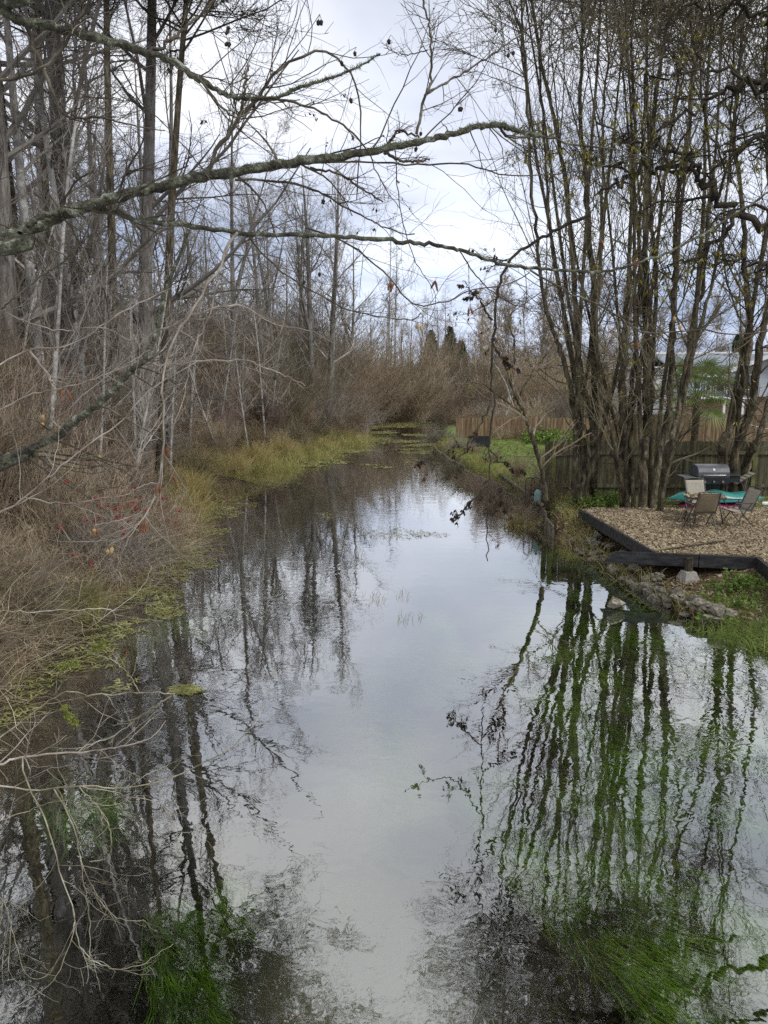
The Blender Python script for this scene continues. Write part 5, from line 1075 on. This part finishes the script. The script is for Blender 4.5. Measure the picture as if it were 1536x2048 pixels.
# ------------------------------------------------------------------ grasses and green plants
def blades(x, y, z, h, wd, lean, rg, tropz=-0.12):
    n = len(x); az = rg.random(n) * 6.28; st = np.stack([x, y, z - 0.02], 1); ln = lean * rg.random(n)
    d = np.stack([np.sin(ln) * np.cos(az), np.sin(ln) * np.sin(az), np.cos(ln)], 1); side = nrm(np.cross(d, rg.normal(size=(n, 3)))); Pn = [st]; k = 4
    for i in range(k): d = nrm(d + np.array([0, 0, tropz]) * (i + .5) + .10 * np.stack([np.cos(az), np.sin(az), 0 * az], 1) * i + 0.05 * rg.normal(size=(n, 3))); Pn.append(Pn[-1] + d * (h / k)[:, None])
    Pn = np.stack(Pn, 1); wv = np.linspace(1, .12, k + 1)[None, :, None] * wd * .5
    v = np.stack([Pn - side[:, None] * wv, Pn + side[:, None] * wv], 2); idx = np.arange(n * (k + 1) * 2).reshape(n, k + 1, 2)
    f = np.stack([idx[:, :-1, 0], idx[:, :-1, 1], idx[:, 1:, 1], idx[:, 1:, 0]], -1).reshape(-1, 4); return v.reshape(-1, 3), f
rg = np.random.default_rng(90)
def region(n, x0, x1, y0, y1, f):
    x = rg.uniform(x0, x1, n); y = rg.uniform(y0, y1, n); s_ = sdist(x, y); k = f(x, y, s_); return x[k], y[k]
# west shore
x, y = region(150000, -11, 3, 5, 40, lambda x, y, s: (x < midx(y)) & (s > -.12) & (s < 2.2) & (rg.random(x.shape) < np.clip(1.1 - s * .55, 0, 1)) & (fnoise(x, y, .9, 2) > .38))
kd = fnoise(x, y, .45, 6) + .12 * rg.normal(size=len(x)) - 0.10 * np.clip(1.0 - sdist(x, y), 0, 1)
for nm, m_, k, hh in (('bank_grass', 'grass_bank', kd < .50, .30), ('dry_grass', 'grass_dry', kd >= .50, .55)):
    a = Acc(); a.add(*blades(x[k], y[k], ground_z(x[k], y[k]), hh * (.35 + .9 * rg.random(k.sum())), .011, .9, rg)); tag(a.build(nm, M[m_]), 'low yellow-green grass fringing the thicket shore' if nm == 'bank_grass' else 'dry tan grass on the thicket bank', 'grass', None, 'stuff')
a = Acc()
for px, py in [(560, 925), (585, 915), (610, 905), (640, 893), (665, 886), (690, 882), (650, 900), (625, 912), (700, 884), (540, 935), (480, 905), (500, 870), (430, 860), (410, 890), (460, 870), (355, 905), (330, 880), (720, 878), (300, 960), (345, 1010), (150, 1215)]:
    g = G(px, py, .12); n = 260; r2 = .55 * rg.random(n) ** .5 * (g[1] / 20 + .3) * .8; az = rg.random(n) * 6.28; x = g[0] + r2 * np.cos(az); y = g[1] + r2 * np.sin(az)
    a.add(*blades(x, y, np.maximum(ground_z(x, y), 0), .75 * (.5 + .6 * rg.random(n)), .016, .8, rg))
tag(a.build('sedge', M['grass_bank']), 'taller yellow-green sedge tufts at the bend of the shore', 'grass', None, 'stuff')
a = Acc()
for px, py, w_, n in [(425, 935, .5, 900), (470, 928, .5, 900), (520, 915, .5, 800), (565, 903, .5, 600), (400, 955, .45, 700), (385, 985, .4, 600), (375, 1015, .35, 400), (420, 900, .9, 900), (450, 890, .9, 800), (395, 915, .8, 700), (480, 895, .8, 600), (360, 930, .8, 700), (330, 955, .7, 600), (510, 885, .8, 500), (545, 880, .7, 400), (310, 985, .6, 400), (370, 985, .5, 300)]:
    g = G(px, py, .3); r2 = w_ * rg.random(n) ** .6; az = rg.random(n) * 6.28; x = g[0] + r2 * np.cos(az); y = g[1] + r2 * np.sin(az); a.add(*blades(x, y, np.maximum(ground_z(x, y), 0), (.4 + .75 * rg.random(n)), .013, .75, rg, -.09))
tag(a.build('straw_grass', M['straw']), 'tall straw-yellow grass clumps on the thicket shore', 'grass', None, 'stuff')
# bank tangle of dry vines and stalks close to the water, left foreground
n = 8500; x = rg.uniform(-8, -2.2, n); y = rg.uniform(5.5, 15, n); s_ = sdist(x, y); k = (s_ > .05) & (s_ < 3.2) & (x < 0); x, y = x[k], y[k]; n = len(x)
d = rg.normal(size=(n, 3)) * np.array([1, 1, .5]) + np.array([.35, -.1, .55]); Q, R = walk(np.stack([x, y, ground_z(x, y)], 1), d, .5 + 1.1 * rg.random(n), np.full(n, .0035), 8, .22, -.10, rg, .5); Q[:, :, 2] = np.maximum(Q[:, :, 2], .01)
a = Acc(); a.add(*tubes(Q, R, 3)); tag(a.build('vine_tangle', M['twig_tan']), 'matted dry vines and stalks on the near thicket bank', 'undergrowth', None, 'stuff')
# lawn blades, east bank weeds
x, y = region(90000, 1.5, 13, 16.8, 33.5, lambda x, y, s: (x > midx(y)) & (s > .1)); a = Acc(); a.add(*blades(x, y, ground_z(x, y), .05 + .05 * rg.random(len(x)), .012, .7, rg)); tag(a.build('lawn_grass', M['lawn']), 'short green lawn beside the river', 'lawn', None, 'stuff')
x, y = region(60000, 1.0, 9, 8, 34, lambda x, y, s: (x > midx(y)) & (s > -.05) & (s < np.where(y > 15, .8, .35)) & (fnoise(x, y, 1.4, 12) > .38)); a = Acc(); a.add(*blades(x, y, ground_z(x, y), .36 * (.4 + rg.random(len(x))), .012, .9, rg)); tag(a.build('edge_weeds', M['grass_bank']), 'ragged weeds along the lawn side of the water', 'grass', None, 'stuff')
a = Acc()
for px, py, nn_, hh in [(1440, 1245, 160, .22), (1480, 1262, 260, .28), (1520, 1270, 380, .32), (1560, 1285, 420, .34), (1500, 1215, 120, .22), (1535, 1230, 170, .26), (1470, 1235, 110, .2), (1600, 1290, 400, .35)]:
    g = G(px, py, .1); r2 = .42 * rg.random(nn_) ** .5; az = rg.random(nn_) * 6.28; x = g[0] + r2 * np.cos(az); y = g[1] + r2 * np.sin(az); a.add(*blades(x, y, np.maximum(ground_z(x, y), 0), hh * (.4 + .7 * rg.random(nn_)), .011, .8, rg))
tag(a.build('green_grass', M['grass_green']), 'bright green grass clump at the water below the deck', 'grass', None, 'stuff')
def herb(lab, pxs, zb, n, size, hgt_, m_, seed, nm='leafy_plant', spread=.3):
    rg = np.random.default_rng(seed); g = G(*pxs, zb); t = thing(nm, lab, 'plant', (g[0], g[1], gz(g[0], g[1]))); r2 = spread * rg.random(n) ** .6; az = rg.random(n) * 6.28
    st = np.stack([r2 * np.cos(az), r2 * np.sin(az), 0 * az], 1); d = np.stack([.5 * np.cos(az), .5 * np.sin(az), np.ones(n)], 1); Q, R = walk(st, d, hgt_ * (.5 + .7 * rg.random(n)), np.full(n, .003), 5, .2, 0, rg, .6)
    a = Acc(); a.add(*tubes(Q, R, 3)); a.build('stems', M['twig_olive'], t); a = Acc(); a.add(*leafs(Q, 9, size, rg, .3, .38, .3)); a.build('leaves', M[m_], t)
herb('yellow-green ivy clump at the foot of the forked willow', (1180, 1008), .55, 60, .075, .32, 'ivy', 1, spread=.22)
herb('second ivy clump climbing the forked willow base', (1212, 1005), .55, 50, .07, .36, 'ivy', 2, spread=.16)
for i, (px, py) in enumerate([(1420, 1185), (1455, 1170), (1490, 1165), (1440, 1205), (1475, 1190), (1510, 1175)]):
    herb(['low green ferny plant nearest the concrete pier block', 'low green ferny plant among leaves under the deck corner', 'leafy green plant right beneath the deck corner post', 'pale green plant hanging over the mossy stone', 'ferny plant in the middle of the green patch below the deck', 'green plant at the picture edge below the deck'][i], (px, py), .3, 45, .045, .14, 'ivy', 10 + i, spread=.28)
herb('low green shrub over the lawn by the brown fence', (1100, 885), .45, 160, .12, .55, 'ivy', 31, 'garden_shrub', 1.0)
herb('yellowing weedy plant at the lawn corner over the water', (1045, 1015), .4, 60, .06, .4, 'leaf_yellow', 33, spread=.25)
# bare brambles on the east side
random.seed(9)
for px, py, s_ in [(905, 925, .35), (930, 945, .3), (1000, 985, .3), (1040, 1012, .32), (1090, 1000, .4), (880, 880, .45), (1010, 860, .7), (1060, 850, .8), (1110, 845, .9), (940, 850, .6), (980, 846, .7), (1140, 985, .4), (1100, 980, .5), (1205, 980, .4)]:
    g = G(px, py, .42 if py > 860 else .5); put_shrub(random.choice(['t1', 't2']), g[0], g[1], s_, label=None)
for px, py, s_ in [(918, 900, .3), (945, 905, .22), (985, 925, .25), (1035, 962, .25), (1075, 880, .4), (1030, 876, .35), (1000, 878, .3), (962, 960, .25), (985, 975, .28)]:
    g = G(px, py, .45); put_shrub(random.choice(['t1', 't2', 'u2']), g[0], g[1], s_)
for px, py, s_ in [(925, 840, .9), (1000, 838, 1.1), (1060, 836, 1.2), (1120, 834, 1.2), (1170, 838, 1.3)]:
    g = G(px, py, .5); put_shrub('f1', g[0], g[1] + 3, s_)
# red berries on the thicket edge
bb = thing('berry_bush', 'bare bush dotted with bright red berries low on the thicket bank', 'shrub', tuple(G(262, 1110, .1)[:2]) + (.12,)); b0 = np.array(bb.location)
n = 90; d = rg.normal(size=(n, 3)) * np.array([.6, .6, .1]) + np.array([.1, 0, .9]); st = rg.normal(size=(n, 3)) * np.array([1.0, .8, 0]) - np.array([.7, 0, .1]); Q, R = walk(st, d, .8 + .9 * rg.random(n), np.full(n, .006), 8, .12, -.05, rg, .4); a = Acc(); a.add(*tubes(Q, R, 3)); L_ = grow_crown([(Q, R)], [dict(per=7, t0=.3, ang=.7, len=.35, n=5, w=.15)], rg, a, .0025); a.build('stems', M['twig_red'], bb)
me = bpy.data.meshes.new('berries'); a = Acc(); Q = L_[0][0]; idx = (rg.random(len(Q)) < .55) & (fnoise(Q[:, 0, 0], Q[:, 0, 2], 1.6, 3) > .36) & (sdist(Q[:, -1, 0] + b0[0], Q[:, -1, 1] + b0[1]) > .12)
for q_ in Q[idx]:
    for j in range(5): blob(a, q_[-1] + rg.normal(size=3) * .02, .03, .017, (0, 0, -1), 5, 6)
tag(a.build('berries', M['berry'], bb, True), kind='stuff')
b2 = thing('berry_bush', 'smaller red-berried bush farther along beside the dry yellow grass', 'shrub', tuple(G(355, 935, .3)[:2]) + (.3,)); n = 40; d = rg.normal(size=(n, 3)) * np.array([.5, .5, .1]) + np.array([.1, 0, .9]); Q, R = walk(rg.normal(size=(n, 3)) * np.array([.7, .6, 0]), d, .9 + .6 * rg.random(n), np.full(n, .007), 7, .12, -.04, rg, .4); a = Acc(); a.add(*tubes(Q, R, 3)); a.build('stems', M['twig_red'], b2); a = Acc()
for q_ in [q0 for q0 in Q[::2] if sdist(q0[-1:, 0] + b2.location[0], q0[-1:, 1] + b2.location[1])[0] > .1]:
    for j in range(6): blob(a, q_[-1 - (j % 2)] + rg.normal(size=3) * .02, .02, .011, (0, 0, -1), 5, 6)
tag(a.build('berries', M['berry'], b2, True), kind='stuff')
# ------------------------------------------------------------------ weeds on and under the water
def ell(px, py, rx, ry, n, z=0.0):
    an = rg.random(n) * 6.28; r_ = rg.random(n) ** .6; q = [G(px + rx * r_[i] * math.cos(an[i]), py + ry * r_[i] * math.sin(an[i]), z)[:2] for i in range(n)]; q = np.array(q); return q[:, 0], q[:, 1]
a = Acc()
def mats(x, y, size=.05):
    n = len(x); az = rg.random(n) * 6.28; L = size * (.5 + rg.random(n)); d = np.stack([np.cos(az), np.sin(az), .12 * rg.normal(size=n)], 1) * L[:, None]; s_ = np.stack([-np.sin(az), np.cos(az), .1 * rg.normal(size=n)], 1) * (L * .16)[:, None]; c = np.stack([x, y, .006 + .012 * rg.random(n)], 1)
    a.add(np.stack([c - d, c + s_, c + d, c - s_], 1).reshape(-1, 3), np.arange(n * 4).reshape(n, 4))
x, y = region(220000, -7, 4, 6, 52, lambda x, y, s: (x < midx(y)) & (s < .05) & (s > -1.5 + .0 * y) & (fnoise(x, y, 1.1, 31) - .16 * np.abs(s) > .49)); mats(x, y, .05)
x, y = region(80000, -3, 8, 26, 56, lambda x, y, s: (s < 0) & (fnoise(x * .45, y * .8, .8, 37) > .585)); mats(x, y, .10)
for px, py, rx, ry, n in [(373, 1381, 34, 9, 330), (790, 1068, 70, 12, 260), (860, 1070, 40, 6, 120), (540, 968, 30, 6, 300), (490, 975, 30, 5, 200), (280, 1180, 40, 14, 400), (660, 1030, 30, 8, 90), (440, 950, 60, 8, 500), (400, 1130, 40, 10, 250), (330, 1220, 40, 20, 350)]:
    x, y = ell(px, py, rx, ry, n); mats(x, y, .045)
tag(a.build('floating_weed', M['mat_weed']), 'yellow-green floating weed mats on the river surface', 'water weed', None, 'stuff')
a = Acc()
for px, py, n in [(712, 1130, 26), (722, 1110, 14), (806, 1190, 16), (760, 1200, 18), (740, 1195, 12), (810, 1240, 16), (790, 1060, 12), (760, 1065, 10), (830, 1235, 8), (275, 1195, 60), (240, 1330, 40), (340, 1190, 40), (360, 1110, 20), (725, 1100, 10)]:
    x, y = ell(px, py, 16, 12, n); a.add(*blades(x, y, 0 * x, .09 + .08 * rg.random(n), .007, .5, rg))
tag(a.build('emergent_reeds', M['mat_weed']), 'little pale shoots poking through the water', 'water weed', None, 'stuff')
def weeds(x, y, z0, L, wd, dirv, rg):
    n = len(x); d = np.tile(np.array(dirv, float), (n, 1)) + rg.normal(size=(n, 3)) * np.array([.16, .16, .05]); Q, R = walk(np.stack([x, y, z0], 1), d, L, np.full(n, 1.0), 6, .10, 0, rg, 1); Q[:, :, 2] = np.clip(z0[:, None] + np.linspace(0, .12, 6)[None, :], -2, -.02)
    side = nrm(np.cross(Q[:, 1] - Q[:, 0], [0, 0, 1.0])); side = nrm(side + .5 * rg.normal(size=side.shape)); wv = np.array([.5, 1, 1, .9, .6, .1])[None, :, None] * wd * .5; v = np.stack([Q - side[:, None] * wv, Q + side[:, None] * wv], 2); v[..., 2] = np.minimum(v[..., 2], -.012)
    idx = np.arange(n * 12).reshape(n, 6, 2); return v.reshape(-1, 3), np.stack([idx[:, :-1, 0], idx[:, :-1, 1], idx[:, 1:, 1], idx[:, 1:, 0]], -1).reshape(-1, 4)
a = Acc()
x, y = region(560000, -4.5, 6.5, 2.2, 15, lambda x, y, s: (s < -.15) & (((x > .5 + .95 * np.clip((6 - y) / 2, 0, 1)) & (fnoise(x * 1.3, y * .8, .75, 51) + .07 * np.clip(x - 1.0, -1, 2.5) > .47)) | ((x < -.9 - .1 * np.maximum(0, 7 - y)) & (fnoise(x, y, .8, 57) > .80))))
x = x[:]; z0 = -.10 - .30 * rg.random(len(x)); a.add(*weeds(x, y, z0, .25 + .5 * rg.random(len(x)), .0052, (.5, -.85, 0), rg))
for px, py, rx, ry, n in [(335, 1250, 60, 22, 2600), (250, 1285, 60, 30, 1600), (345, 1870, 60, 80, 1100), (350, 1970, 50, 60, 500), (1500, 1530, 60, 60, 2200), (1180, 1770, 90, 50, 1600), (1510, 1990, 60, 70, 1500), (1130, 1100, 60, 35, 2600), (1200, 1180, 90, 30, 2600), (760, 1450, 25, 40, 160), (780, 1540, 50, 60, 220), (150, 1600, 90, 60, 900), (800, 1290, 40, 30, 300), (1300, 1260, 90, 30, 2500)]:
    x, y = ell(px, py, rx, ry, n, -.15); a.add(*weeds(x, y, -.10 - .25 * rg.random(n), .2 + .45 * rg.random(n), .007, (.5, -.85, 0), rg))
tag(a.build('underwater_weed', M['weed']), 'green ribbon weed streaming under the clear water', 'water weed', None, 'stuff')
